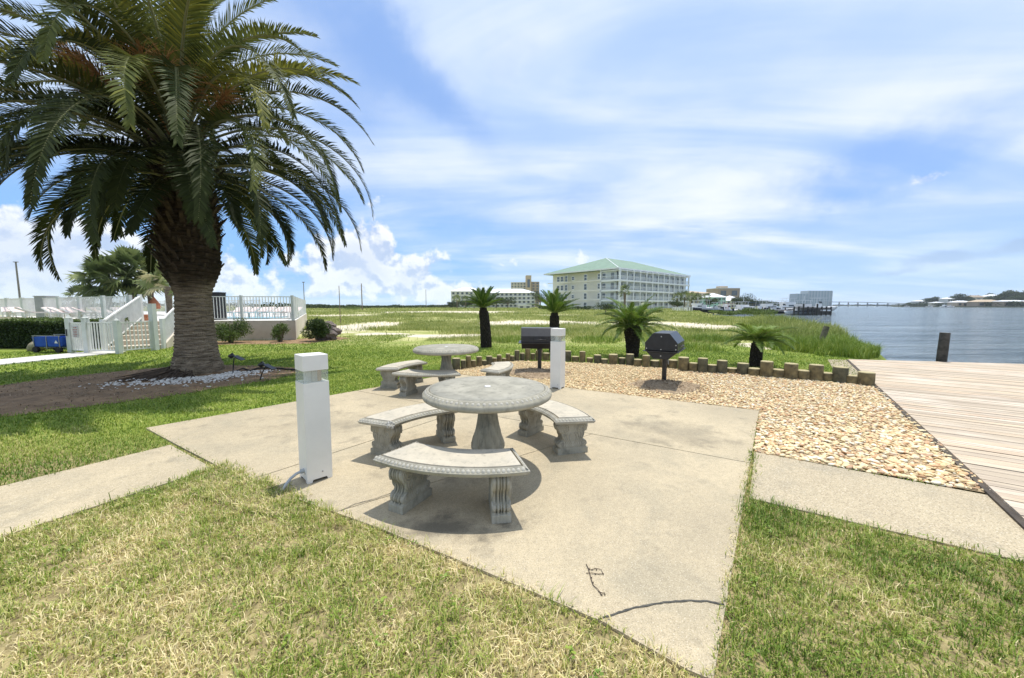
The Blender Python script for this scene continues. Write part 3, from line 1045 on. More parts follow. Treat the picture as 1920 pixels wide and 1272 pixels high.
# dead fibres and twigs on the soil
n = 5000
fx, fy = rng.uniform(-9.6, -4.8, n), rng.uniform(4.7, 9.2, n)
ok = in_poly(fx, fy, SOIL) & (fbm(fx * 1.3, fy * 1.3, 5) > .38)
fx, fy = fx[ok], fy[ok]
MAT['fibre'] = leaf_mat('dead_fibre', [(0, (0.06, 0.045, 0.03)), (1, (0.44, 0.33, 0.21))], .8, .05)
tag(blades('leaf_litter', fx, fy, rng.uniform(.03, .14, len(fx)), rng.uniform(.006, .014, len(fx)), rng.uniform(.9, .99, len(fx)), rng.random(len(fx)), MAT['fibre'], curl=.6), kind='stuff')

# ================================================================== THINGS
# ------------------------------------------------------------------ concrete furniture
def cast_mat(name, a, b, c):
    m, nt, bs = new_mat(name)
    P = opos(nt)
    inf = nt.nodes.new('ShaderNodeObjectInfo')
    v = nt.nodes.new('ShaderNodeVectorMath'); v.operation = 'ADD'
    lk(nt, P, v.inputs[0]); lk(nt, inf.outputs['Location'], v.inputs[1])
    P = v.outputs[0]
    n1 = noise(nt, P, 5, 8, 0.65, 0.5)
    col = mixc(nt, ramp(nt, n1, [(0.36, 0.0), (0.62, 1.0)]), a, b)
    col = mixc(nt, ramp(nt, noise(nt, P, 11, 7, 0.7, 0.6), [(0.52, 0.0), (0.72, 0.75)]), col, c)
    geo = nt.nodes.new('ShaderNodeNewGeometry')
    # colour goes darker in hollows and paler along edges
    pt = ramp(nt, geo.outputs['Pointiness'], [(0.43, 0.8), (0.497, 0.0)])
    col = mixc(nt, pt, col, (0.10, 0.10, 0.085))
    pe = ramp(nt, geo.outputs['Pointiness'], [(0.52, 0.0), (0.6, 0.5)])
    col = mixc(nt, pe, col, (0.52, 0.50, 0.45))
    mp = nt.nodes.new('ShaderNodeMapping'); lk(nt, P, mp.inputs['Vector']); mp.inputs['Scale'].default_value = (9, 9, 1.2)
    col = mixc(nt, ramp(nt, noise(nt, mp.outputs[0], 2.2, 5, .6), [(.55, 0), (.75, .5)]), col, (0.13, 0.13, 0.115))
    lk(nt, col, bs.inputs['Base Color'])
    bs.inputs['Roughness'].default_value = 0.9
    bs.inputs['Specular IOR Level'].default_value = 0.2
    bump(nt, bs, noise(nt, P, 90, 4, 0.7), 0.5, 0.004)
    return m


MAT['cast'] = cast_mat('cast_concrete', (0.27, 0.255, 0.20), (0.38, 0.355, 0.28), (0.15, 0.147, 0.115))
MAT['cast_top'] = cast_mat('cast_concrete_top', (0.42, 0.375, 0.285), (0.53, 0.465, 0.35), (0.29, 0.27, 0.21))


def sector(ri, ro, half, inset, n=22):
    ri, ro = ri + inset, ro - inset
    out = []
    for k in range(n + 1):
        a = -half + 2 * half * k / n
        hh = half - inset / ro
        out.append((ro * math.cos(a * hh / half), ro * math.sin(a * hh / half)))
    for k in range(n + 1):
        a = half - 2 * half * k / n
        hh = half - inset / ri
        out.append((ri * math.cos(a * hh / half), ri * math.sin(a * hh / half)))
    return out


SEAT_Z = 0.395


def make_bench(detail=True):
    root = empty('concrete_bench')
    ri, ro, half = 0.95, 1.355, R(25.3)
    levels = [(-0.062, 0.03), (-0.058, 0.012), (-0.036, 0.0), (-0.030, 0.0), (-0.027, 0.006), (-0.008, 0.030), (-0.003, 0.037), (-0.016, 0.040), (-0.016, 0.047), (0.0, 0.052)]
    m = MB()
    rings = [sector(ri, ro, half, i_) for z_, i_ in levels]
    n = len(rings[0])
    vs = []
    for (z_, i_), rg in zip(levels, rings): vs += [(p[0], p[1], SEAT_Z + z_) for p in rg]
    fs = []
    for L in range(len(levels) - 1):
        for k in range(n):
            k2 = (k + 1) % n
            fs.append((L * n + k, L * n + k2, (L + 1) * n + k2, (L + 1) * n + k))
    half_n = n // 2
    for base, rev in ((0, True), ((len(levels) - 1) * n, False)):
        for k in range(half_n - 1):
            f = (base + k, base + k + 1, base + n - 2 - k, base + n - 1 - k)
            fs.append(tuple(reversed(f)) if rev else f)
    m.add(vs, fs, 1, False)
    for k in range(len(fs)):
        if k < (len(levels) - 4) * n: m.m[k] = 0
    # egg pattern round the rim
    rim = sector(ri, ro, half, 0.016, 60)
    per = [Vector(p) for p in rim] + [Vector(rim[0])]
    acc, step = 0.0, 0.034
    for i in range(len(per) - 1):
        d = (per[i + 1] - per[i]).length
        while acc <= d:
            p = per[i].lerp(per[i + 1], acc / d)
            t = (per[i + 1] - per[i]).normalized()
            egg(m, p, t, SEAT_Z - 0.018)
            acc += step
        acc -= d
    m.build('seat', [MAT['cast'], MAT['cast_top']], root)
    for s in (-1, 1):
        leg = MB()
        scroll_leg(leg, SEAT_Z - 0.06)
        o = leg.build('leg', MAT['cast'], root, bevel=0.005, seg=2)
        a = s * R(17)
        rr = 1.165
        o.location = (rr * math.cos(a), rr * math.sin(a), 0)
        o.rotation_euler = (0, 0, a)
    return root


def egg(m, p, t, z):
    n = Vector((t.y, -t.x))
    vs, fs = [], []
    for i, (lr, zz) in enumerate(((1.0, 0.0), (0.72, 0.7), (0.0, 1.0))):
        for k in range(8):
            a = 2 * PI * k / 8
            u = math.cos(a) * lr * 0.0135
            w = math.sin(a) * lr * 0.017
            # the rim slopes: w runs up the slope
            vs.append((p.x + t.x * u - n.x * w * .72 + n.x * zz * .0025, p.y + t.y * u - n.y * w * .72 + n.y * zz * .0025, z + w * .6 + zz * 0.0045))
    for L in (0, 1):
        for k in range(8):
            k2 = (k + 1) % 8
            fs.append((L * 8 + k, L * 8 + k2, L * 8 + 8 + k2, L * 8 + 8 + k))
    m.add(vs, fs, 0, True)


def scroll_leg(m, Ht):
    """console-shaped slab, its broad side in the x-z plane; thickness along y"""
    prof = [(0.165, 0.0), (0.165, 0.055), (0.150, 0.062), (0.146, 0.072), (0.158, 0.086), (0.160, 0.105), (0.148, 0.122), (0.128, 0.132), (0.118, 0.145), (0.112, 0.165),
            (0.114, 0.185), (0.124, 0.205), (0.142, 0.226), (0.158, 0.248), (0.166, 0.272), (0.166, 0.292), (0.156, 0.312), (0.146, 0.322), (0.150, 0.335)]
    sc_ = Ht / 0.335
    prof = [(x_, z_ * sc_) for x_, z_ in prof]
    pts = [(x_, z_) for x_, z_ in prof] + [(-x_, z_) for x_, z_ in reversed(prof)]
    th = 0.064
    n = len(pts)
    # fluted narrow faces: cross-section of the edge has ridges
    offs = [(-th, -0.012), (-th + .010, 0.0), (-0.040, 0.0), (-0.034, -0.013), (-0.024, 0.002), (-0.016, 0.002), (-0.008, -0.013), (0.0, 0.002), (0.008, -.013), (0.016, 0.002), (0.024, 0.002), (0.034, -0.013), (0.040, 0.0), (th - .010, 0.0), (th, -0.012)]
    vs, fs = [], []
    for y_, o_ in offs:
        for x_, z_ in pts:
            f_ = 1 if z_ > 0.058 * sc_ else 0.15
            vs.append((x_ + (o_ * f_ if x_ > 0 else -o_ * f_), y_ if z_ > 0.058 * sc_ else y_ * 1.06, z_))
    for L in range(len(offs) - 1):
        for k in range(n):
            k2 = (k + 1) % n
            fs.append((L * n + k, (L + 1) * n + k, (L + 1) * n + k2, L * n + k2))
    m.add(vs, fs, None, False)
    hn = len(prof)
    for base, rev in ((0, False), ((len(offs) - 1) * n, True)):
        ff = []
        for k in range(hn - 1):
            f = (k, k + 1, n - 2 - k, n - 1 - k)
            ff.append(tuple(reversed(f)) if rev else f)
        m.add(vs[base:base + n], ff, None, False)
    # carved relief on both broad faces
    for s in (-1, 1):
        yy = s * (th - 0.003)
        for sx_ in (-1, 1):
            c = (0.090 * sx_, 0.262 * sc_)
            pts_ = []
            for i in range(34):
                a = i / 33 * 2.6 * 2 * PI
                r_ = 0.058 * (1 - i / 33 * 0.85)
                pts_.append((c[0] + sx_ * r_ * math.cos(a - 0.6), yy, c[1] + r_ * math.sin(a - 0.6)))
            m.tube(pts_, [0.0105] * 34, 6, None, True)
            for dx, ph in ((0.015, 0), (0.040, 0.4), (0.066, .8), (0.090, 1.1)):
                q = []
                for i in range(12):
                    t = i / 11
                    q.append((sx_ * (dx + 0.028 * math.sin(t * 4 + ph) * (1 - t * .4)), yy, (0.215 - t * 0.135) * sc_))
                m.tube(q, [0.0095 * (1 - 0.55 * i / 11) + .001 for i in range(12)], 6, None, True)
            q = []
            for i in range(16):
                a = i / 15 * 1.4 * 2 * PI
                r_ = 0.027 * (1 - i / 15 * .75)
                q.append((sx_ * (0.115 + r_ * math.cos(a)), yy, (0.108 + r_ * math.sin(a)) * sc_))
            m.tube(q, 0.008, 6, None, True)
        m.lathe([(0.0001, 0)] + [(0.02, 0.0)], 6) if False else None
    return m


def place_bench(c, axis, label, first=None):
    o = first if first else copy_tree(BENCH)
    o.location = (c[0], c[1], 0.016)
    o.rotation_euler = (0, 0, axis)
    tag(o, label, 'bench', 'curved concrete benches round the tables')
    return o


BENCH = make_bench()
place_bench((-0.239, 3.745), math.atan2(-.986, -.169), 'curved pale concrete bench between the big round table and the dry grass', BENCH)
place_bench((-0.526, 3.375), R(33), 'curved grey concrete bench at the round table on the side of the gravel bed')
bl = place_bench((-0.244, 3.024), R(132.5), 'curved concrete bench with a chipped rough corner, beside the white bollard at the round table')
place_bench((-1.34, 7.25), R(-93), 'thin looking weathered bench of the farther table, standing closest to the big round table')
place_bench((-1.046, 6.485), R(154.5), 'weathered bench of the farther table at the edge of the green lawn')
place_bench((-1.326, 6.93), R(-10), 'weathered bench of the farther table next to the gravel bed')
# the broken corner of one seat
ch = MB()
for k in range(26):
    r_ = 0.962 + random.uniform(-.012, .05); a_ = R(25.0) + random.uniform(-.045, .012)
    ch.box((r_ * math.cos(a_), r_ * math.sin(a_), SEAT_Z - .03 + random.uniform(-.02, .024)), (random.uniform(.012, .03), random.uniform(.012, .03), random.uniform(.01, .025)), rot=Matrix.Rotation(random.uniform(0, 3), 3, (random.random(), random.random(), random.random())))
tag(ch.build('chipped_corner', M('raw_concrete', (0.62, 0.60, 0.54), .95, (0.35, 0.34, 0.31), 60, bstr=.8), bl), 'rough pale broken corner')


def make_table():
    root = empty('round_concrete_table')
    Rr, Zt = 0.575, 0.755
    m = MB()
    prof = [(Rr - .05, Zt - .088), (Rr - .022, Zt - .086), (Rr - .004, Zt - .074), (Rr, Zt - .062), (Rr, Zt - .040), (Rr - .006, Zt - .034), (Rr - .010, Zt - .030), (Rr - .044, Zt - .006), (Rr - .052, Zt), (Rr - .055, Zt - .014), (Rr - .063, Zt - .014), (Rr - .068, Zt), (0.25, Zt + .001), (0.03, Zt + .002)]
    m.smooth = False
    m.lathe(prof, 96, sm=True)
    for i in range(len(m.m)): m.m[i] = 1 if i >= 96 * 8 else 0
    per = 2 * PI * (Rr - .027)
    cnt = int(per / 0.044)
    for k in range(cnt):
        a = 2 * PI * k / cnt
        p = Vector((math.cos(a), math.sin(a))) * (Rr - .027)
        egg(m, p, Vector((-math.sin(a), math.cos(a))), Zt - .018)
    m.build('tabletop', [MAT['cast'], MAT['cast_table']], root)
    cap = MB()
    cap.lathe([(0.028, 0.0), (0.030, 0.004), (0.024, 0.007)], 20, (0, 0, Zt + .001))
    cap.build('umbrella_hole_cap', M('white_plastic', (0.8, 0.79, 0.75), .5, (0.7, .69, .65)), root)
    ped = MB()
    pr = [(0.165, 0.0), (0.172, 0.02), (0.168, 0.045), (0.140, 0.06), (0.120, 0.085), (0.122, 0.115), (0.138, 0.15), (0.152, 0.20), (0.152, 0.235), (0.140, 0.285), (0.120, 0.35), (0.101, 0.42), (0.090, 0.49), (0.086, 0.55), (0.094, 0.60), (0.118, 0.64), (0.150, 0.668)]

    def fl(r, z, a):
        k = 0.0 if z < .05 else min(1, (z - .05) / .08) * (1 if z < .6 else .6)
        return r * 0.94 * (1 + 0.085 * k * (abs(math.sin((a + z * 2.6) * 5)) * 2 - 1.1))
    ped.lathe(pr, 120, mod=fl, sm=True)
    ped.build('pedestal', MAT['cast'], root)
    return root


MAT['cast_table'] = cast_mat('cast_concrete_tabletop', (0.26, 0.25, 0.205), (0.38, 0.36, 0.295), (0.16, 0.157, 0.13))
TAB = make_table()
TAB.location = (-0.22, 3.31, 0.016)
TAB.rotation_euler = (0, 0, 0.3)
tag(TAB, 'large round grey concrete table with small white cap in its centre, ringed by three benches', 'table', 'round concrete tables')
t2 = copy_tree(TAB)
t2.location = (-1.165, 6.57, 0.016)
tag(t2, 'smaller looking round concrete table farther off, at the edge of lawn and gravel', 'table', 'round concrete tables')

# ------------------------------------------------------------------ bollard lights
MAT['white_paint'] = M('white_paint', (0.82, 0.80, 0.75), 0.42, (0.76, 0.74, 0.69), 3, bstr=.05, bscale=80)
MAT['steel'] = M('steel', (0.35, 0.35, 0.34), .4, (0.25, .25, .25), 20, metal=.8)
MAT['conduit'] = M('grey_conduit', (0.42, 0.44, 0.45), .5, (0.36, .38, .39), 10)
m, nt, bs = new_mat('clear_acrylic')
bs.inputs['Base Color'].default_value = (0.9, 0.92, 0.9, 1)
bs.inputs['Roughness'].default_value = 0.05
bs.inputs['Transmission Weight'].default_value = 0.0
tr = nt.nodes.new('ShaderNodeBsdfTransparent'); tr.inputs[0].default_value = (.90, .92, .90, 1)
mx = nt.nodes.new('ShaderNodeMixShader'); mx.inputs[0].default_value = .16
lk(nt, tr.outputs[0], mx.inputs[1]); lk(nt, bs.outputs[0], mx.inputs[2]); lk(nt, mx.outputs[0], nt.nodes['Material Output'].inputs['Surface'])
MAT['clear'] = m


def make_bollard():
    root = empty('bollard_light')
    W, Hb = 0.20, 1.075
    h = W / 2
    b = MB()
    zb0, zb1 = 0.0, 0.845
    # hollow post with notches cut in the foot
    nt_ = 0.022
    for k in range(4):
        rot = Matrix.Rotation(k * PI / 2, 3, 'Z')

        def F_(x_, z_, y_=-h):
            p = rot @ Vector((x_, y_, z_))
            return (p.x, p.y, p.z)
        pts = [(-h, 0), (-h * .62, 0), (-h * .55, nt_), (h * .55, nt_), (h * .62, 0), (h, 0), (h, zb1), (-h, zb1)]
        vs = [F_(*p) for p in pts]
        b.add(vs, [(0, 1, 2, 7), (2, 3, 6, 7), (3, 4, 5, 6)])
    b.add([(-h, -h, zb1), (h, -h, zb1), (h, h, zb1), (-h, h, zb1)], [(0, 1, 2, 3)])
    b.build('post', MAT['white_paint'], root)
    c = MB()
    c.box((0, 0, (0.945 + Hb) / 2), (W, W, Hb - 0.945))
    c.build('cap', MAT['white_paint'], root, bevel=.004)
    l = MB()
    for k in range(4):
        rot = Matrix.Rotation(k * PI / 2, 3, 'Z')
        p = rot @ Vector((0, -h + .004, 0.895))
        l.box(p, (W - .006, .004, .100) if k % 2 == 0 else (.004, W - .006 - .008, .100))
    l.build('lens', MAT['clear'], root)
    q = MB()
    q.box((-0.035, 0.0, 0.895), (0.045, 0.05, 0.0996))
    q.build('lamp_tray', MAT['white_paint'], root)
    q = MB()
    q.box((0.008, 0.0, 0.895), (0.042, 0.085, 0.0994), mi=0)
    q.box((0.045, 0.0, 0.895), (0.032, 0.09, 0.0992), mi=1)
    q.build('lamp', [M('lamp_white', (0.72, 0.66, 0.55), .5), M('lamp_amber', (0.62, 0.42, 0.22), .5)], root)
    for (x_, y_) in ((0.02, -h - .001), (-h - .001, -0.05)):
        s = MB()
        if y_ < -h:
            s.tube([(x_, y_ + .002, .075), (x_, y_ - .003, .075)], .006, 10)
        else:
            s.tube([(x_ + .002, y_, .075), (x_ - .003, y_, .075)], .006, 10)
        s.build('screw', MAT['steel'], root)
    return root


BOL = make_bollard()
a_l = math.atan2(3.107 - 2.978, -1.613 + 1.701)
fr = Vector((-1.70, 2.985)); fx = Vector((0.66, 0.75)).normalized()
aa = R(46)
ex, ey = Vector((math.cos(aa), math.sin(aa))), Vector((-math.sin(aa), math.cos(aa)))
cc = Vector((-1.70, 2.985)) + ex * 0.1 + ey * 0.1
BOL.location = (cc.x, cc.y, 0.016)
BOL.rotation_euler = (R(-0.3), R(0.4), aa)
tag(BOL, 'white square bollard light with grey conduit at its foot, standing by the dry grass', 'bollard light', 'white bollard lights')
cd = MB()
loc = lambda x_, y_, z_: (x_, y_, z_)
cd.tube([(-.098, -.02, .095), (-.125, -.02, .093)], .019, 14)
cd.tube([(-.12, -.02, .093), (-.16, -.022, .085), (-.205, -.03, .062), (-.245, -.045, .03), (-.275, -.06, -.005), (-.30, -.075, -.04)], .0115, 12)
cd.build('conduit', MAT['conduit'], BOL)
b2 = empty('bollard_light')
for ch_ in list(BOL.children):
    if not ch_.name.startswith('conduit'): copy_tree(ch_, b2)
b2.location = (0.825, 6.66, 0.016)
b2.rotation_euler = (0, 0, R(58))
tag(b2, 'white square bollard light between the two grills at the edge of the gravel', 'bollard light', 'white bollard lights')

# ------------------------------------------------------------------ grills
MAT['black_paint'] = M('black_paint', (0.014, 0.014, 0.015), 0.34, (0.022, 0.022, 0.024), 14, spec=.5, bstr=.06, bscale=120)
MAT['bolt'] = M('bright_bolt', (0.75, 0.75, 0.72), .3, metal=.6)


def make_grill():
    """barrel grill, axis along x"""
    root = empty('pedestal_grill')
    L, zc = 0.82, 0.655
    lid = MB()
    up = [(-.275, .02), (-.275, .16), (-.135, .335), (.135, .335), (.275, .16), (.275, .02)]
    dn = [(.255, -.005), (.125, -.13), (-.125, -.13), (-.255, -.005)]

    def ext(m, prof, x0, x1):
        n = len(prof)
        vs = [(x0, y_, zc + z_) for y_, z_ in prof] + [(x1, y_, zc + z_) for y_, z_ in prof]
        fs = [(i, (i + 1) % n, n + (i + 1) % n, n + i) for i in range(n)] + [tuple(reversed(range(n))), tuple(range(n, 2 * n))]
        m.add(vs, fs, None, False)
    ext(lid, up, -L / 2, L / 2)
    lid.build('lid', MAT['black_paint'], root, bevel=.006)
    fb_ = MB()
    ext(fb_, list(reversed(dn)), -L / 2 + .01, L / 2 - .01)
    fb_.build('firebox', MAT['black_paint'], root, bevel=.005)
    fl_ = MB()
    fl_.box((-.02, 0, zc + .008), (L + .07, .60, .012))
    fl_.build('rim', MAT['steel_dark'], root)
    x0 = -L / 2 - .003
    for (y_, z_) in ((0, .275), (-.245, .13), (-.245, .055), (0, .045), (0, -.07), (.245, .055)):
        rd = MB()
        rd.tube([(x0 - .004, y_, zc + z_), (x0 + .004, y_, zc + z_)], .0095, 8)
        rd.build('bolt', MAT['bolt'], root)
    hd = MB()
    hd.tube([(-.12, -.275, zc + .09), (-.12, -.31, zc + .09), (.12, -.31, zc + .09), (.12, -.275, zc + .09)], .008, 8)
    hd.build('handle', MAT['black_paint'], root)
    p = MB()
    p.tube([(0, 0, -.05), (0, 0, zc - .128)], .043, 20)
    p.build('post', MAT['black_paint'], root)
    fl2 = MB()
    fl2.tube([(0, 0, zc - .18), (0, 0, zc - .131)], .062, 20)
    fl2.build('collar', MAT['black_paint'], root)
    return root


MAT['steel_dark'] = M('steel_dark', (0.10, 0.10, 0.10), .35, (0.05, .05, .05), 20, metal=.7)
GR = make_grill()
GR.location = (2.86, 6.93, 0.02)
GR.rotation_euler = (0, 0, R(58))
tag(GR, 'black faceted barrel grill on a post showing its bolted end, over a brown mulch mound', 'grill', 'black pedestal grills')
g2 = copy_tree(GR)
g2.location = (0.62, 8.32, 0.02)
g2.rotation_euler = (0, 0, R(-3))
tag(g2, 'black barrel grill seen broadside, partly hidden by a white bollard light', 'grill', 'black pedestal grills')
tgl = MB()
tgl.tube([(.03, -.05, .47), (.03, -.06, .38)], .012, 8)
tgl.build('vent_lever', MAT['steel'], GR)


def mound(c, r, h, name):
    m = MB()
    n, k = 28, 6
    vs, fs = [], []
    for i in range(k + 1):
        rr = r * (1 - i / k)
        for j in range(n):
            a = 2 * PI * j / n
            w_ = 1 + .16 * math.sin(a * 3 + i) + random.uniform(-.08, .08)
            vs.append((c[0] + rr * w_ * math.cos(a), c[1] + rr * w_ * .85 * math.sin(a), h * (i / k) ** .8 + .012 + random.uniform(0, .012)))
    for i in range(k):
        for j in range(n):
            fs.append((i * n + j, i * n + (j + 1) % n, (i + 1) * n + (j + 1) % n, (i + 1) * n + j))
    m.add(vs, fs, None, True)
    return tag(m.build(name, MAT['mulch']), kind='structure')


MAT['mulch'] = M('mulch', (0.50, 0.38, 0.25), .95, (0.24, 0.17, 0.10), 22, bstr=1, bdist=.03, bscale=60, world=True)
for (c_, r_, h_) in (((2.84, 6.72), .62, .12), ((0.55, 8.1), .70, .09)):
    mound(c_, r_, h_, 'mulch_mound')
    n = 900
    a_ = rng.uniform(0, 2 * PI, n); q_ = r_ * 1.1 * np.sqrt(rng.random(n))
    xx, yy = c_[0] + q_ * np.cos(a_), c_[1] + q_ * .85 * np.sin(a_)
    zz = h_ * np.clip(1 - q_ / r_, 0, 1) ** .8 + .02
    o = blades('mulch_chips', xx, yy, rng.uniform(.03, .08, n), rng.uniform(.006, .014, n), rng.uniform(.85, .97, n), rng.uniform(.5, 1, n), MAT['fibre'], z=zz, curl=.4)
    tag(o, kind='stuff')

# ------------------------------------------------------------------ timber pilings
MAT['log'] = M('timber_side', (0.25, 0.20, 0.095), .9, (0.10, 0.082, 0.045), 9, bstr=.6, bdist=.01, bscale=30)
MAT['log_grey'] = M('timber_side_grey', (0.15, 0.14, 0.085), .9, (0.07, 0.065, 0.04), 9, bstr=.6, bdist=.01, bscale=30)
MAT['log_end'] = M('timber_end', (0.50, 0.43, 0.24), .9, (0.33, 0.28, 0.15), 25, bstr=.4)
PL = [(1636, 727, 1653, 697.5)]
right_crop = [(5, 48, 363, 402), (50, 98, 345, 405), (97, 140, 370, 410), (143, 203, 342, 413), (205, 251, 363, 413), (253, 303, 340, 420), (303, 355, 373, 428), (357, 405, 348, 432), (407, 465, 380, 433), (468, 520, 360, 436),
              (522, 580, 377, 440), (583, 650, 361, 455), (652, 705, 395, 460), (708, 767, 366, 465), (769, 826, 407, 468), (829, 889, 380, 472), (892, 955, 432, 470), (957, 1025, 398, 478), (1030, 1100, 430, 487),
              (1105, 1177, 386, 495), (1180, 1252, 437, 500), (1257, 1334, 400, 508), (1336, 1410, 443, 512), (1415, 1492, 408, 517), (1492, 1562, 458, 520), (1566, 1648, 422, 530), (1652, 1725, 475, 538), (1730, 1816, 455, 550)]
left_crop = [(-20, 22, 612, 688), (23, 85, 578, 674), (87, 123, 590, 668), (124, 162, 560, 662), (163, 198, 592, 657), (199, 243, 565, 650), (244, 271, 592, 642), (272, 318, 562, 637), (319, 348, 575, 630), (349, 386, 553, 624), (388, 418, 585, 618),
             (419, 444, 545, 615), (446, 478, 560, 612), (479, 517, 520, 609), (518, 555, 540, 605), (556, 594, 508, 603), (596, 630, 543, 601), (632, 684, 520, 601), (686, 735, 540, 602), (737, 780, 522, 603), (782, 838, 560, 606), (840, 893, 525, 610), (895, 950, 565, 614), (952, 998, 528, 617)]
logs = []
for (a, b, t, bt) in left_crop: logs.append((840 + a / 3.84, 840 + b / 3.84, 520 + t / 3.84, 520 + bt / 3.84))
for (a, b, t, bt) in right_crop: logs.append((1100 + a / 3.31, 1100 + b / 3.31, 560 + t / 3.31, 560 + bt / 3.31))
heights = []
LOGP = []
for i, (u0, u1, vt, vb) in enumerate(logs):
    u = (u0 + u1) / 2
    x_, y_ = G(u, vb)
    wd_ = (u1 - u0) / F * y_ * 0.97
    r_ = max(.06, min(.16, wd_ / 2))
    y2 = y_ + r_
    x2 = at(u, y2)
    h_ = hz(vt + 2, y_ + r_ * .3)
    h_ = max(0.12, h_)
    heights.append(h_)
    LOGP.append((x2, y2, r_, h_, u))
for i, (x_, y_, r_, h_, u) in enumerate(LOGP):
    m = MB()
    n = 22
    k = MB()
    ph = random.uniform(0, 6)
    tilt = (random.uniform(-.012, .012), random.uniform(-.012, .012))
    prof = [(r_ * 1.0, -.08), (r_ * 1.01, h_ * .5), (r_ * .99, h_ - .012), (r_ * .95, h_)]
    md = lambda r, z, a: r * (1 + .025 * math.sin(a * 2 + ph) + .012 * math.sin(a * 7 + ph * 2))
    vs = []
    m.lathe(prof, n, mod=md, sm=True)
    m.m[-1] = 1
    for q in range(n * 2, n * 3): m.m[q] = 1
    o = m.build('timber_piling', [MAT['log_grey'] if random.random() < .4 else MAT['log'], MAT['log_end']], None, (x_, y_, 0), random.uniform(0, 6))
    o.rotation_euler.x, o.rotation_euler.y = tilt
    prev_h = heights[i - 1] if i else 1
    tallq = h_ > (heights[i - 1] if i else 0.3)
    lab = 'tall round timber piling standing between shorter ones in the curved row behind the gravel' if tallq else 'short cut timber piling between taller ones in the curved row behind the gravel'
    grp = 'tall pilings edging the gravel bed' if tallq else 'short pilings edging the gravel bed'
    if i == len(LOGP) - 1: lab, grp = 'wide timber piling at the end of the row, touching the boardwalk', 'pilings at the ends of the row'
    if i == 0: lab, grp = 'first timber piling of the row, behind the farther concrete table', 'pilings at the ends of the row'
    tag(o, lab, 'piling', grp)

# mooring post on the boardwalk edge, leaning stake in the weeds
m = MB()
px_, py_ = G(1779, 683)
m.lathe([(.105, -1.4), (.10, .3), (.098, hz(624, py_ + .15) - .02), (.093, hz(624, py_ + .15))], 24, mod=lambda r, z, a: r * (1 + .02 * math.sin(a * 3) + .01 * math.sin(a * 9)))
m.m[-1] = 1
MAT['pile'] = M('weathered_pile', (0.085, 0.08, 0.068), .9, (0.03, 0.03, 0.026), 7, bstr=.7, bdist=.02, bscale=24)
o = m.build('mooring_post', [MAT['pile'], M('pile_top', (0.38, 0.36, 0.31), .9, (.25, .24, .2), 20)], None, (px_, py_ + .17, 0))
o.rotation_euler = (0, R(1.6), 0)
tag(o, 'dark weathered mooring post at the far edge of the boardwalk', 'post')
m = MB()
m.lathe([(.09, -.4), (.085, .9), (.08, .93)], 16)
m.m[-1] = 1
sx_, sy_ = G(1556, 660)
o = m.build('leaning_stake', [MAT['log_grey'], MAT['log_end']], None, (sx_, sy_ + .5, -.1))
o.rotation_euler = (0, R(16), 0)
tag(o, 'short leaning wooden stake in the tall weeds by the water', 'post')

# twig on the slab
MAT['twig'] = M('twig_bark', (0.10, 0.07, 0.05), .9, (.06, .04, .03), 40)
m = MB()
tw = lambda *pp: [(*G(a, b), .020 + (i % 2) * .003) for i, (a, b) in enumerate(pp)]
m.tube(tw((1099, 1064), (1103, 1073), (1106, 1084), (1109, 1096), (1112, 1104), (1121, 1113), (1129, 1124)), .0022, 6)
m.tube(tw((1099, 1081), (1110, 1082), (1122, 1083), (1132, 1083)), .0018, 6)
m.tube(tw((1104, 1072), (1109, 1076), (1116, 1072), (1127, 1075), (1130, 1081)), .0016, 6)
m.tube(tw((1122, 1116), (1129, 1120), (1134, 1119)), .002, 6)
for (a, b) in ((1105, 1074), (1110, 1075), (1118, 1075), (1109, 1090), (1112, 1099), (1131, 1083), (1127, 1122), (1134, 1122), (1116, 1083)):
    x_, y_ = G(a, b); m.lathe([(.002, 0), (.004, .003), (.002, .006)], 6, (x_, y_, .018))
tag(m.build('twig', MAT['twig']), 'small dark forked twig lying on the bare slab near the crack', 'twig')

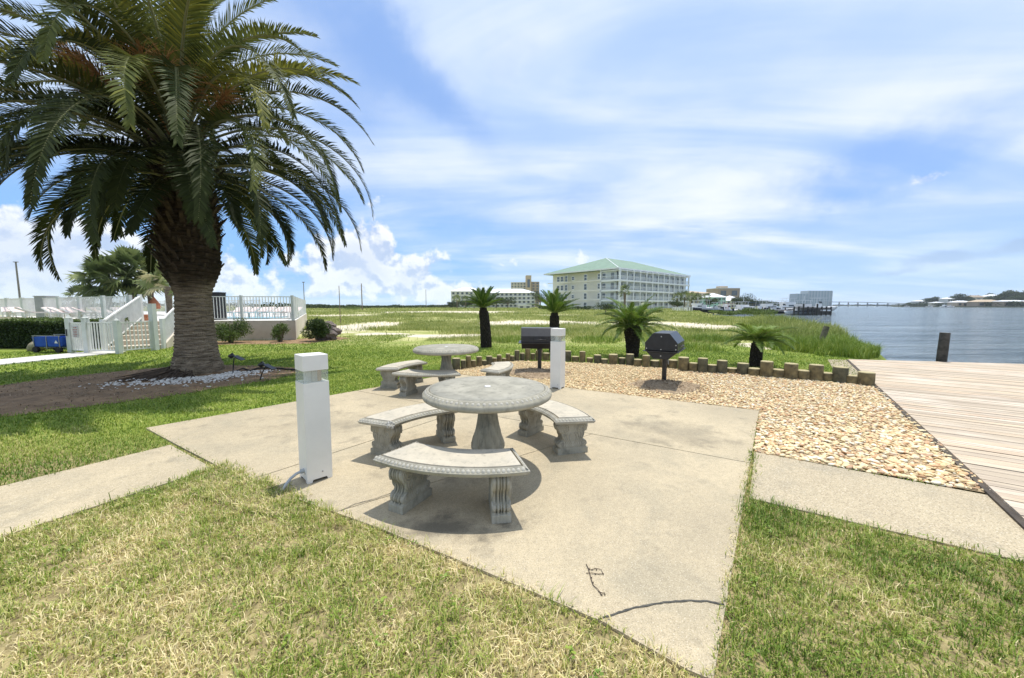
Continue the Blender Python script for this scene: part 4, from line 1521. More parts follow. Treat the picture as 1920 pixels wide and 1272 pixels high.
# ------------------------------------------------------------------ palms
def frond_geo(base, az, e0, length, droop, n_leaf, leaf_len, leaf_w, stiff=0.0, vee=0.35, tintb=0.4, power=1.35, bare=0.12, roll=0.0):
    """pinnate frond -> arrays verts, loops, sizes, tint (rachis strip and narrow leaflets)"""
    S = 26
    s = np.linspace(0, 1, S)
    el = e0 - droop * s ** power
    ds = length / (S - 1)
    r = np.concatenate(([0], np.cumsum(np.cos(el[:-1]) * ds)))
    z = np.concatenate(([0], np.cumsum(np.sin(el[:-1]) * ds)))
    ca, sa = math.cos(az), math.sin(az)
    side_sway = roll * s ** 2 * length * 0.15
    px = base[0] + r * ca - side_sway * sa
    py = base[1] + r * sa + side_sway * ca
    pz = base[2] + z
    P = np.stack([px, py, pz], 1)
    T = np.stack([np.cos(el) * ca, np.cos(el) * sa, np.sin(el)], 1)
    side = np.array([-sa, ca, 0.0])
    U = np.cross(T, np.broadcast_to(side, T.shape)) * -1.0
    U = np.where((U[:, 2:3] < 0) & (np.abs(T[:, 2:3]) < .95), -U, U) if False else np.cross(np.broadcast_to(side, T.shape), T) * -1.0
    # leaflets
    k = n_leaf
    sl_ = bare + (1 - bare) * (np.arange(k) + 0.5) / k
    f = sl_ * (S - 1)
    i0 = np.minimum(f.astype(int), S - 2)
    fr_ = (f - i0)[:, None]
    Pk = P[i0] * (1 - fr_) + P[i0 + 1] * fr_
    Tk = T[i0] * (1 - fr_) + T[i0 + 1] * fr_
    Uk = U[i0] * (1 - fr_) + U[i0 + 1] * fr_
    t = (sl_ - bare) / (1 - bare)
    ll = leaf_len * np.clip(np.minimum(0.35 + t * 4.0, 1.0) * (1 - 0.72 * np.clip((t - .55) / .45, 0, 1) ** 1.3), .1, 1)
    ang = np.radians(72 - 42 * t)
    V, TT = [], []
    for sg in (1, -1):
        jl = rng.uniform(.85, 1.12, k) * ll
        ja = ang + rng.normal(0, .07, k)
        jv = vee + rng.normal(0, .10, k)
        d = Tk * np.cos(ja)[:, None] + (side * sg)[None] * (np.sin(ja) * np.cos(jv))[:, None] + Uk * (np.sin(ja) * np.sin(jv))[:, None]
        d2 = d + np.array([0, 0, -1.0])[None] * (0.34 - stiff) * rng.uniform(.4, 1.3, k)[:, None]
        d2 /= np.linalg.norm(d2, axis=1)[:, None]
        wv = np.cross(d, Uk); wv /= np.linalg.norm(wv, axis=1)[:, None] + 1e-9
        w0 = leaf_w / 2
        m = Pk + d * (jl * .5)[:, None]
        tp = m + d2 * (jl * .5)[:, None]
        v = np.stack([Pk - wv * w0 * .6, Pk + wv * w0 * .6, m - wv * w0, m + wv * w0, tp], 1)
        V.append(v.reshape(-1, 3))
        TT.append(np.clip(tintb + rng.normal(0, .08, k), 0, 1))
    V = np.concatenate(V)
    TT = np.repeat(np.concatenate(TT), 2)
    n = 2 * k
    loops = ((np.arange(n) * 5)[:, None] + np.array([0, 1, 3, 2, 2, 3, 4])).ravel()
    sizes = np.tile([4, 3], n)
    # rachis as a three-sided strip
    wr_ = np.linspace(1, .15, S) * leaf_w * 1.1 + .002
    A = P + side[None] * wr_[:, None]; B = P - side[None] * wr_[:, None]; C = P - U * (wr_ * 1.1)[:, None]
    RV = np.stack([A, B, C], 1).reshape(-1, 3)
    rl = []
    for i in range(S - 1):
        for (a, b) in ((0, 1), (1, 2), (2, 0)):
            rl += [i * 3 + a, i * 3 + b, i * 3 + 3 + b, i * 3 + 3 + a]
    off = len(V)
    V = np.concatenate([V, RV])
    loops = np.concatenate([loops, np.array(rl) + off])
    sizes = np.concatenate([sizes, np.full((S - 1) * 3, 4)])
    TT = np.concatenate([TT, np.full((S - 1) * 3, 1.0)])
    return V, loops, sizes, TT


def merge_geo(parts):
    V, Ls, Ss, Ts, off = [], [], [], [], 0
    for v, l, s, t in parts:
        V.append(v); Ls.append(l + off); Ss.append(s); Ts.append(t); off += len(v)
    return np.concatenate(V), np.concatenate(Ls), np.concatenate(Ss), np.concatenate(Ts)


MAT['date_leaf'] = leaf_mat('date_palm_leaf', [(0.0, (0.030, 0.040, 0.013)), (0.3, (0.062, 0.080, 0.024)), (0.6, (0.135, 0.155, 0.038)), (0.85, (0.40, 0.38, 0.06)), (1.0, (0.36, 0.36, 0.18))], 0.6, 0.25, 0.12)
MAT['sago_leaf'] = leaf_mat('sago_leaf', [(0.0, (0.035, 0.07, 0.014)), (0.4, (0.095, 0.165, 0.028)), (0.8, (0.21, 0.30, 0.05)), (1.0, (0.30, 0.36, 0.11))], 0.45, 0.3, 0.3)

m, nt, bs = new_mat('palm_bark')
P = opos(nt)
sxz = nt.nodes.new('ShaderNodeSeparateXYZ'); lk(nt, P, sxz.inputs[0])
mp = nt.nodes.new('ShaderNodeMapping'); lk(nt, P, mp.inputs['Vector']); mp.inputs['Scale'].default_value = (1.6, 1.6, 14)
bn = noise(nt, mp.outputs[0], 2.0, 8, .65, .5)
low_ = mixc(nt, ramp(nt, bn, [(.35, 0.0), (.6, 1.0)]), (0.11, 0.085, 0.06), (0.38, 0.305, 0.215))
top_ = mixc(nt, ramp(nt, bn, [(.35, 0.0), (.65, 1.0)]), (0.02, 0.016, 0.012), (0.075, 0.055, 0.035))
zz = math_n(nt, 'ADD', sxz.outputs[2], math_n(nt, 'MULTIPLY', noise(nt, P, 2.5, 4), .6))
c = mixc(nt, mapr(nt, zz, 1.95, 2.5), low_, top_)
lk(nt, c, bs.inputs['Base Color']); bs.inputs['Roughness'].default_value = .95; bs.inputs['Specular IOR Level'].default_value = .1
bump(nt, bs, bn, 1.0, .06)
MAT['palm_bark'] = m
MAT['stub'] = M('frond_stub', (0.075, 0.052, 0.032), .9, (0.025, 0.018, 0.012), 12, bstr=.5)

PC = (-7.08, 8.32)
palm = empty('date_palm', (PC[0], PC[1], 0))
tag(palm, 'huge date palm with arching fronds and a thick ringed trunk in a bare soil bed', 'palm tree')
def trunk_r(z):
    if z < .45: return .49 - .10 * (z / .45) ** .6
    if z < 1.7: return .39 - .07 * math.sin((z - .45) / 1.25 * PI / 2)
    if z < 2.45: return .32 + .18 * (0.5 - 0.5 * math.cos((z - 1.7) / .75 * PI))
    if z < 3.3: return .50
    return max(.2, .50 - (z - 3.3) / 2.0 * .22)


tm = MB()
prof = []
NZ = 150
for i in range(NZ):
    z = i / (NZ - 1) * 5.3
    r = trunk_r(z)
    prof.append((r, z - .03))


def bark(r, z, a):
    q = 0.012 * math.sin(z * 68 + 1.3 * math.sin(a * 3) + a) + random.uniform(-.010, .010)
    if z < .55: q += .05 * (1 - z / .55) * math.sin(a * 9 + math.sin(z * 14))
    if z > 1.75:
        k = min(1, (z - 1.75) / .7)
        q += k * .035 * (abs(math.sin(a * 9 + z * 7)) + abs(math.sin(a * 9 - z * 7)) - 1)
    return r + q


tm.lathe(prof, 140, mod=bark, sm=False)
tr_o = tm.build('trunk', MAT['palm_bark'], palm)
tr_o.rotation_euler = (R(0.2), R(0.9), 0)
# cut frond bases round the upper trunk
st = MB()
for i in range(330):
    z = 1.8 + (i / 330) ** .8 * 3.1
    a = i * 2.39996 + random.uniform(-.12, .12)
    r = trunk_r(z) - .03
    L = random.uniform(.05, .17) * (.5 + min(1, max(0, z - 1.7))) * (1 + (z > 4) * .8)
    w_ = random.uniform(.035, .055)
    ca, sa = math.cos(a), math.sin(a)
    b0 = Vector((r * ca, r * sa, z)); b1 = Vector(((r + L) * ca, (r + L) * sa, z + L * 1.1))
    t_ = Vector((-sa, ca, 0))
    vs = [b0 - t_ * w_ - Vector((0, 0, .05)), b0 + t_ * w_ - Vector((0, 0, .05)), b0 + t_ * w_ * .8 + Vector((0, 0, .05)), b0 - t_ * w_ * .8 + Vector((0, 0, .05)),
          b1 - t_ * w_ * .55, b1 + t_ * w_ * .55, b1 + t_ * w_ * .4 + Vector((0, 0, .03)), b1 - t_ * w_ * .4 + Vector((0, 0, .03))]
    st.add(vs, [(0, 1, 5, 4), (1, 2, 6, 5), (2, 3, 7, 6), (3, 0, 4, 7), (4, 5, 6, 7)])
o = st.build('frond_stubs', MAT['stub'], palm)
tag(o, kind='stuff')
parts = []
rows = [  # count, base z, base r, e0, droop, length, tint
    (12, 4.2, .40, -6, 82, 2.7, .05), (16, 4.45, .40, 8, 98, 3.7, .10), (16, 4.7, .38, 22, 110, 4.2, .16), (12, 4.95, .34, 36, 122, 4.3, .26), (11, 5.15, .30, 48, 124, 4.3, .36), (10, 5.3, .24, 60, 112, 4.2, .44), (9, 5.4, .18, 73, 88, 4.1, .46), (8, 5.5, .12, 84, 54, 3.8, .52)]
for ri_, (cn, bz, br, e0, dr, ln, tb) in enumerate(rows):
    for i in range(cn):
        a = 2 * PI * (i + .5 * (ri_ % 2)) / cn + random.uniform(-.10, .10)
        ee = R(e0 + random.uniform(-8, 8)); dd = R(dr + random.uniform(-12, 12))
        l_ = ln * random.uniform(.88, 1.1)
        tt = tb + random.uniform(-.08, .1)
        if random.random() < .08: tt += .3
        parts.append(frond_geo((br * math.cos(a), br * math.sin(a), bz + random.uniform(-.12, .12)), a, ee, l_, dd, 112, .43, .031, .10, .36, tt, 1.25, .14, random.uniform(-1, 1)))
# extra fronds towards the lawn; sunlit highlights painted into the brighter yellow-green tints
for (a, bz, e0, dr, ln, tb) in ((-122, 5.1, 40, 100, 3.5, .80), (-97, 5.45, 55, 140, 2.6, .86), (-30, 5.1, 42, 125, 4.2, .64), (-62, 4.9, 34, 118, 4.5, .52), (-8, 5.0, 55, 105, 4.3, .66), (12, 5.0, 62, 90, 4.2, .66), (-100, 4.75, 32, 116, 4.4, .46), (-45, 5.1, 62, 105, 4.3, .66), (-75, 5.0, 66, 100, 4.2, .6), (-88, 4.5, 20, 108, 4.0, .34), (-72, 4.6, 26, 112, 4.2, .40), (-104, 4.5, 6, 92, 2.9, .12), (-84, 4.35, 0, 88, 2.6, .10), (-66, 4.45, 6, 92, 3.0, .14), (-122, 4.4, 6, 94, 3.2, .12), (-94, 4.8, 20, 112, 3.3, .24), (-48, 4.5, 8, 96, 3.4, .14), (-140, 4.5, 10, 96, 3.6, .14)):
    a = R(a)
    parts.append(frond_geo((.35 * math.cos(a), .35 * math.sin(a), bz), a, R(e0), ln * .95, R(dr), 112, .46, .031, .10, .30, tb, 1.2, .12, random.uniform(-.6, .6)))
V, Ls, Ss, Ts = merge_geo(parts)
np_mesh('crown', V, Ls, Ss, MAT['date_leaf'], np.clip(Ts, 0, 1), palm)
# orange fruit stalks
MAT['fruit_stalk'] = M('fruit_stalk', (0.52, 0.27, 0.09), .8, (0.28, 0.14, 0.05), 14)
for (a, z0) in ((-128, 5.1), (-142, 5.25), (-72, 4.95), (-20, 4.9), (-160, 5.1), (-55, 5.1), (-105, 5.0), (-66, 5.15), (-134, 5.35), (-40, 5.0), (-150, 5.0)):
    fs_ = MB()
    a = R(a)
    b0 = Vector((.45 * math.cos(a), .45 * math.sin(a), z0))
    d = Vector((math.cos(a), math.sin(a), .75)).normalized()
    e1 = b0 + d * 1.25
    fs_.tube([b0, b0 + d * .45, e1], [.022, .018, .012], 8)
    for k in range(110):
        q = b0 + d * random.uniform(.7, 1.3)
        dd = (d * .8 + Vector((random.uniform(-.8, .8), random.uniform(-.8, .8), random.uniform(-.5, .4)))).normalized()
        l_ = random.uniform(.25, .55)
        fs_.tube([q, q + dd * l_ * .5, q + dd * l_ + Vector((0, 0, -.22 * l_))], [.005, .0045, .003], 4, cap=False)
    fs_.build('fruit_stalk', MAT['fruit_stalk'], palm)
# matted roots on the shaded side
rt = MB()
for k in range(150):
    a = R(random.uniform(170, 300))
    b0 = Vector((.50 * math.cos(a), .50 * math.sin(a), random.uniform(.02, .16)))
    l_ = random.uniform(.15, .75)
    d = Vector((math.cos(a + random.uniform(-.5, .5)), math.sin(a + random.uniform(-.5, .5)), 0))
    e1 = b0 + d * l_; e1.z = .012
    mid = b0.lerp(e1, .5); mid.z = b0.z * .4 + .02
    rt.tube([b0, mid, e1], [.012, .010, .005], 5, cap=False)
rt.build('surface_roots', M('root', (0.13, 0.095, 0.065), .95, (0.05, .037, .027), 12), palm)


def sago(name, base, hgt, r0, r1, n, e_hi, e_lo, ln, droop, label, lean=(0, 0), tint=.4, heads=((0, 0),)):
    root = empty(name, (base[0], base[1], 0))
    tag(root, label, 'sago palm', 'sago palms beyond the pilings')
    m = MB()
    K = 34
    prof = [(r0 + (r1 - r0) * (i / K) ** 1.5 if i < K - 2 else r1 * .8, hgt * i / K - .04) for i in range(K + 1)]
    vs = []

    def mod(r, z, a): return r * (1 + .10 * (abs(math.sin(a * 6 + z * 22)) + abs(math.sin(a * 6 - z * 22)) - 1) + random.uniform(-.05, .05))
    n_ = 48
    fs = []
    for i, (r, z) in enumerate(prof):
        t = i / K
        for k in range(n_):
            a = 2 * PI * k / n_
            rr = mod(r, z, a)
            vs.append((rr * math.cos(a) + lean[0] * t * t, rr * math.sin(a) + lean[1] * t, z))
    for i in range(K):
        for k in range(n_):
            fs.append((i * n_ + k, i * n_ + (k + 1) % n_, (i + 1) * n_ + (k + 1) % n_, (i + 1) * n_ + k))
    fs.append(tuple(range(K * n_, (K + 1) * n_)))
    m.add(vs, fs, None, False)
    m.build('trunk', MAT['sago_bark'], root)
    parts = []
    for hx, hy in heads:
        nn = n // len(heads)
        for i in range(nn):
            a = i * 2.39996 + random.uniform(-.2, .2)
            f = i / max(1, nn - 1)
            e0 = R(e_hi + (e_lo - e_hi) * f + random.uniform(-6, 6))
            parts.append(frond_geo((lean[0] + hx + .04 * math.cos(a), lean[1] + hy + .04 * math.sin(a), hgt - .03), a, e0, ln * random.uniform(.8, 1.08), R(droop * random.uniform(.7, 1.2)), 60, .17, .017, .30, .42, tint + random.uniform(-.18, .22), 1.3, .10, random.uniform(-1, 1)))
    V, Ls, Ss, Ts = merge_geo(parts)
    np_mesh('crown', V, Ls, Ss, MAT['sago_leaf'], np.clip(Ts, 0, 1), root)
    return root


MAT['sago_bark'] = M('sago_bark', (0.038, 0.028, 0.02), .95, (0.012, 0.009, 0.007), 16, bstr=1, bdist=.03, bscale=40)
gA = G(911, 653)
sago('sago_palm', (gA[0], gA[1] + .15), 1.46, .19, .15, 24, 82, 14, .86, 30, 'tall sago palm with a slightly bent dark trunk and upright fronds, beyond the farther table', (-.10, 0), .30)
gB = G(1040, 661)
sago('sago_palm', (gB[0], gB[1] + .15), 1.30, .16, .14, 22, 78, 14, .92, 28, 'sago palm whose trunk rises behind a white bollard light', (0, 0), .38)
gC = G(1190, 672)
sago('sago_palm', (gC[0], gC[1] + .2), .93, .16, .25, 50, 80, -6, 1.08, 62, 'bushy two headed sago palm with wide flaring trunk beside the faceted grill', (-.02, 0), .50, ((-.12, 0), (.10, .02)))
gD = G(1422, 690)
sago('sago_palm', (gD[0], gD[1] + .12), .68, .13, .12, 24, 58, 6, .80, 62, 'low sago palm with drooping bright fronds and a short trunk, nearest the boardwalk', (.03, 0), .62)


def fan_palm(base, hgt, cr, label, n=34, name='cabbage_palm', tint=.4, trunk_r=.17, group='cabbage palms beyond the fence', seg=14):
    root = empty(name, (base[0], base[1], 0))
    tag(root, label, 'palm tree', group)
    m = MB()
    m.tube([(0, 0, -.1), (.02, 0, hgt * .5), (0, .03, hgt - cr * .15)], [trunk_r * 1.1, trunk_r * .9, trunk_r * 1.2], 12)
    m.build('trunk', MAT['grey_bark'], root)
    V, Ls, Ss, Ts = [], [], [], []
    cnt = 0
    for i in range(n):
        a = i * 2.39996 + random.uniform(-.2, .2)
        e = R(82 - 125 * (i / n) + random.uniform(-8, 8))
        d = Vector((math.cos(a) * math.cos(e), math.sin(a) * math.cos(e), math.sin(e)))
        L = cr * random.uniform(.45, .6)
        c = Vector((0, 0, hgt)) + d * L
        side = Matrix.Rotation(random.uniform(-1.1, 1.1), 3, d) @ Vector((-math.sin(a), math.cos(a), 0))
        tb = tint + random.uniform(-.28, .40)
        for k in range(seg):
            b = (k / (seg - 1) - .5) * R(230)
            dd = (d * math.cos(b) + side * math.sin(b)).normalized()
            l_ = cr * random.uniform(.40, .50) * (1 - .25 * abs(k / (seg - 1) - .5) * 2)
            w_ = dd.cross(d.cross(side)).normalized() * cr * .036
            tip = c + dd * l_ + Vector((0, 0, -cr * .12 * random.uniform(.2, 1.3)))
            mid = c + dd * l_ * .55
            V += [c[:], (mid - w_)[:], (mid + w_)[:], tip[:]]
            Ls += [cnt, cnt + 1, cnt + 3, cnt + 2]; Ss.append(4); Ts.append(tb + random.uniform(-.06, .06)); cnt += 4
    np_mesh('crown', np.array(V), np.array(Ls), Ss, MAT['fan_leaf'], np.clip(Ts, 0, 1), root)
    return root


MAT['grey_bark'] = M('grey_bark', (0.22, 0.18, 0.13), .9, (0.10, .08, .06), 8, bstr=.5)
MAT['fan_leaf'] = leaf_mat('fan_leaf', [(0.0, (0.04, 0.06, 0.025)), (0.4, (0.12, 0.16, 0.055)), (0.8, (0.25, 0.29, 0.10)), (1.0, (0.40, 0.36, 0.20))], 0.45, 0.3, 0.35)
for (u, v, d, cr, lab, tnt, n) in ((205, 528, 25, 2.0, 'dark cabbage palm beyond the pool fence, half hidden by its taller neighbour', .3, 40), (247, 518, 26, 2.35, 'tallest cabbage palm beyond the pool fence, broad crown', .42, 50),
                                   (317, 530, 24, 1.7, 'yellowish cabbage palm between the stair top and the big palm trunk', .66, 30), (155, 556, 30, 1.2, 'small dark cabbage palm whose top just clears the pool fence', .15, 24), (283, 535, 27, 1.5, 'cabbage palm crown filling the gap beside the yellowish one', .45, 26)):
    fan_palm((at(u, d), d), hz(v, d), cr, lab, n, tint=tnt)


# ------------------------------------------------------------------ leafy trees and shrubs
def leafy(name, base, size, n, leaf, label, cat, group=None, tint=.35, trunk=True, z0=0.0, lobes=7, mat='bush_leaf', stems=0, hollow=.5):
    """crown of leaf-sized faces gathered in lobes; size = (rx, ry, height)"""
    root = empty(name, (base[0], base[1], z0))
    tag(root, label, cat, group)
    rx, ry, hh = size
    cz = hh * (.62 if trunk else .5)
    rz_ = hh - cz
    pts, shade = [], []
    per = n // lobes
    for L in range(lobes):
        a = random.uniform(0, 2 * PI); q = random.uniform(.15, .6)
        lc = np.array([math.cos(a) * q * rx, math.sin(a) * q * ry, cz + random.uniform(-.45, .5) * rz_])
        lr = random.uniform(.38, .6)
        v = rng.normal(0, 1, (per, 3)); v /= np.linalg.norm(v, axis=1)[:, None]
        rad = (rng.random(per) ** .45)[:, None]
        rad = np.where(rad < hollow, hollow, rad)
        bumpy = 1 + .22 * np.sin(v[:, :1] * 6 + L) * np.cos(v[:, 1:2] * 5)
        pts.append(lc + v * rad * bumpy * np.array([rx, ry, rz_]) * lr)
        shade.append(np.full(per, random.uniform(-.14, .14)))
    P = np.concatenate(pts); sh = np.concatenate(shade)
    P[:, 2] = np.maximum(P[:, 2], .04)
    k = len(P)
    a1 = rng.normal(0, 1, (k, 3)); a1 /= np.linalg.norm(a1, axis=1)[:, None]
    a2 = np.cross(a1, rng.normal(0, 1, (k, 3))); a2 /= np.linalg.norm(a2, axis=1)[:, None]
    s1 = (leaf * rng.uniform(.6, 1.3, k))[:, None]
    V = np.stack([P - a1 * s1, P + a2 * s1 * .45, P + a1 * s1, P - a2 * s1 * .45], 1).reshape(-1, 3)
    loops = np.arange(k * 4)
    np_mesh('crown' if trunk else 'foliage', V, loops, np.full(k, 4), MAT[mat], np.clip(tint + sh + rng.normal(0, .12, k), 0, 1), root)
    if trunk:
        m = MB()
        m.tube([(0, 0, -.1), (.03 * hh, 0, hh * .3), (0, .02 * hh, hh * .7)], [.045 * hh, .032 * hh, .012 * hh], 8)
        for b in range(4):
            a = b * 1.6 + random.random()
            m.tube([(.02 * hh, 0, hh * .32), (math.cos(a) * rx * .3, math.sin(a) * ry * .3, hh * .55), (math.cos(a) * rx * .55, math.sin(a) * ry * .55, hh * .72)], [.022 * hh, .015 * hh, .006 * hh], 6)
        m.build('trunk', MAT['grey_bark'], root)
    elif stems:
        m = MB()
        for b in range(stems):
            a = b * 2.4 + random.random()
            m.tube([(math.cos(a) * .04, math.sin(a) * .04, -.03), (math.cos(a) * rx * .25, math.sin(a) * ry * .25, hh * .35), (math.cos(a) * rx * .6, math.sin(a) * ry * .6, hh * .75)], [.022, .016, .007], 6)
        m.build('stems', MAT['grey_bark'], root)
    return root


MAT['bush_leaf'] = leaf_mat('bush_leaf', [(0.0, (0.022, 0.04, 0.012)), (0.35, (0.06, 0.095, 0.024)), (0.7, (0.15, 0.21, 0.045)), (1.0, (0.27, 0.34, 0.08))], 0.5, 0.25, 0.3)
MAT['far_leaf'] = leaf_mat('far_leaf', [(0.0, (0.025, 0.045, 0.02)), (0.4, (0.055, 0.08, 0.03)), (1.0, (0.13, 0.16, 0.06))], 0.6, 0.15, 0.2)
leafy('shrub', (at(428, 14.9), 14.9), (.78, .5, 1.02), 5200, .035, 'wide open shrub with thin stems against the pool wall, beside the big trunk', 'shrub', None, .45, False, stems=9, lobes=9)
leafy('shrub', (at(522, 15.3), 15.3), (.50, .4, .95), 2400, .033, 'small airy shrub on thin stems, middle of the pool wall', 'shrub', None, .5, False, stems=7, lobes=6)
leafy('shrub', (at(588, 15.5), 15.6), (.62, .55, 1.05), 9000, .032, 'dense dark rounded shrub at the outer corner of the pool wall', 'shrub', None, .22, False, lobes=11, hollow=.8)
MAT['rock'] = M('dark_rock', (0.20, 0.16, 0.14), .9, (0.08, .065, .06), 5, bstr=.8, bdist=.04, bscale=14)
for i, (u, v, s_, lab) in enumerate(((613, 612, .30, 'brown boulder on top of the pile beside the dark rounded shrub'), (622, 622, .27, 'brown boulder at the outer side of the pile beside the shrub'), (610, 629, .36, 'low flat boulder at the foot of the pile'))):
    bm = bmesh.new(); bmesh.ops.create_icosphere(bm, subdivisions=3, radius=1)
    for p in bm.verts:
        c_ = p.co
        k = 1 + .16 * math.sin(c_.x * 4 + i) * math.cos(c_.y * 5 + i * 2) + .08 * math.sin(c_.z * 9 + c_.x * 7)
        p.co = Vector((c_.x * k * s_ * 1.25, c_.y * k * s_, c_.z * k * s_ * .8))
    me = bpy.data.meshes.new('boulder'); bm.to_mesh(me); bm.free(); me.materials.append(MAT['rock'])
    o = bpy.data.objects.new('boulder', me); COL.objects.link(o)
    d_ = 17.6 - i * .7
    o.location = (at(u, d_), d_, max(s_ * .5, hz(v, d_)))
    tag(o, lab, 'boulder')
# hedge
hedge = empty('clipped_hedge', (0, 0, 0))
tag(hedge, 'long dark clipped hedge along the pool deck behind the blue wagon', 'hedge')
n = 52000
hx = rng.uniform(-25, -14.25, n)
yb = 12.75 + (-14.25 - hx) * .04
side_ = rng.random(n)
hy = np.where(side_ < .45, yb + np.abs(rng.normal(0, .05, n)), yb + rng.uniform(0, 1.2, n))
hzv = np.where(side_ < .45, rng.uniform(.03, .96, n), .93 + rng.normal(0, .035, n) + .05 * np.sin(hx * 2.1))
P = np.stack([hx, hy, hzv], 1)
a1 = rng.normal(0, 1, (n, 3)); a1 /= np.linalg.norm(a1, axis=1)[:, None]
a2 = np.cross(a1, rng.normal(0, 1, (n, 3))); a2 /= np.linalg.norm(a2, axis=1)[:, None]
s1 = (.034 * rng.uniform(.6, 1.3, n))[:, None]
V = np.stack([P - a1 * s1, P + a2 * s1 * .5, P + a1 * s1, P - a2 * s1 * .5], 1).reshape(-1, 3)
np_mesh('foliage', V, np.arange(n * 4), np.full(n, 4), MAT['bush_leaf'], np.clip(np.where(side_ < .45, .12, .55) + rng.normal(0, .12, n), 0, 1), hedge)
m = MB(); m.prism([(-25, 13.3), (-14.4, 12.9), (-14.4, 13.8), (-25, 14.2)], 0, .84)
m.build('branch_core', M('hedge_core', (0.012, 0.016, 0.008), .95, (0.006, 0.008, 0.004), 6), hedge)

# ================================================================== POOL DECK ON THE LEFT
MAT['stucco'] = M('stucco', (0.62, 0.55, 0.44), .9, (0.50, 0.44, 0.35), 1.5, world=True, bstr=.2)
MAT['pool_top'] = M('pool_paving', (0.66, 0.64, 0.60), .9, (0.55, .53, .49), 1.5, world=True)
PZ = 0.85
m = MB()
m.prism([POOL[0], POOL[1], POOL[2], POOL[3], POOL[4]], -0.1, PZ, mi=0, mi_top=1)
tag(m.build('pool_terrace', [MAT['stucco'], MAT['pool_top']]), kind='structure')
m = MB()
fw = [Vector(POOL[0]), Vector(POOL[1])]
for uu in (423, 491, 553):
    t = None
    for k in range(400):
        p = fw[0].lerp(fw[1], k / 399)
        if abs(960 + p.x / p.y * F / CP * 1.0 - uu) < 1.5: t = p; break
# white aluminium fences
MAT['fence_white'] = M('fence_white', (0.74, 0.74, 0.70), .5, (0.62, .62, .58), 3)
MAT['fence_post'] = M('fence_post', (0.62, 0.64, 0.60), .55, (0.52, .54, .50), 3)


def fence(pts, z, h, label, step=2.2, picket=.115, pw=.020, post=.075, group='white picket fences of the pool', name='picket_fence', cap=False):
    root = empty(name, (pts[0][0], pts[0][1], z))
    tag(root, label, 'fence', group)
    O = Vector((pts[0][0], pts[0][1]))
    for i in range(len(pts) - 1):
        a, b = Vector(pts[i]) - O, Vector(pts[i + 1]) - O
        L = (b - a).length
        n = max(1, round(L / step))
        for k in range(n):
            p, q = a.lerp(b, k / n), a.lerp(b, (k + 1) / n)
            m = MB()
            m.bar((p.x, p.y, h - .03), (q.x, q.y, h - .03), .034, .034)
            m.bar((p.x, p.y, .09), (q.x, q.y, .09), .032, .032)
            c = int((q - p).length / picket)
            for j in range(1, c):
                r_ = p.lerp(q, j / c)
                m.bar((r_.x, r_.y, .09), (r_.x, r_.y, h - .035), pw, pw)
            m.build('picket_panel', MAT['fence_white'], root)
        for k in range(n + (1 if i == len(pts) - 2 else 0)):
            p = a.lerp(b, k / n)
            m = MB()
            m.box((p.x, p.y, (h + .03) / 2), (post, post, h + .03))
            if cap:
                m.lathe([(post * .75, 0), (post * .75, .02), (post * .5, .03), (.01, .09)], 4, (p.x, p.y, h + .028), sm=False)
            m.build('post', MAT['fence_post'], root)
    return root


fence([(-31.0, 22.4), (-15.8, 15.5)], PZ, 1.05, 'long white picket fence on the terrace above the dark hedge', 2.4, .12, post=.12)
fence([(-13.6, 15.78), (-9.45, 16.15)], PZ, 1.05, 'white picket fence on the pool wall behind the shrubs', 2.1, .12, post=.09)
fence([(-9.62, 16.42), (-16.9, 30.6)], PZ, 1.05, 'white picket fence running back from the corner of the pool wall', 1.8, .12, post=.09)
fence([(-18.5, 27.5), (-36, 34.5)], PZ, 1.05, 'distant inner white fence at the back of the pool terrace', 2.4, .14)
# stairs
U0 = Vector((-2.3, 3.8)).normalized()
Wd = Vector((U0.y, -U0.x))
s0 = Vector((-13.25, 12.1))
st_root = empty('stairs', (0, 0, 0))
tag(st_root, 'beige concrete stairs rising to the pool terrace between two white sloping railings', 'stairs')
nst = 6
m = MB()
WID = 1.35
for k in range(nst):
    a_ = s0 + U0 * (k * .62)
    b_ = s0 + U0 * (4.15)
    poly = [a_, a_ + Wd * WID, b_ + Wd * WID, b_]
    m.prism([(p.x, p.y) for p in poly], -.05 + (k * PZ / nst if k else 0), (k + 1) * PZ / nst)
m.build('steps', M('step_concrete', (0.58, 0.50, 0.38), .9, (0.46, .40, .31), 2, world=True), st_root)
m = MB()
for side in (1,):
    base = s0 + Wd * WID
    pts = [(0, -.05), (0, .2), (3.75, PZ + .12), (4.15, PZ + .12), (4.15, -.05)]
    vs = []
    for off in (0.0, .14):
        for (t_, z_) in pts:
            p = base + U0 * t_ + Wd * off
            vs.append((p.x, p.y, z_))
    n = len(pts)
    m.add(vs, [tuple(range(n)), tuple(reversed(range(n, 2 * n)))] + [(i, n + i, n + (i + 1) % n, (i + 1) % n) for i in range(n)])
m.build('side_wall', MAT['stucco'], st_root)


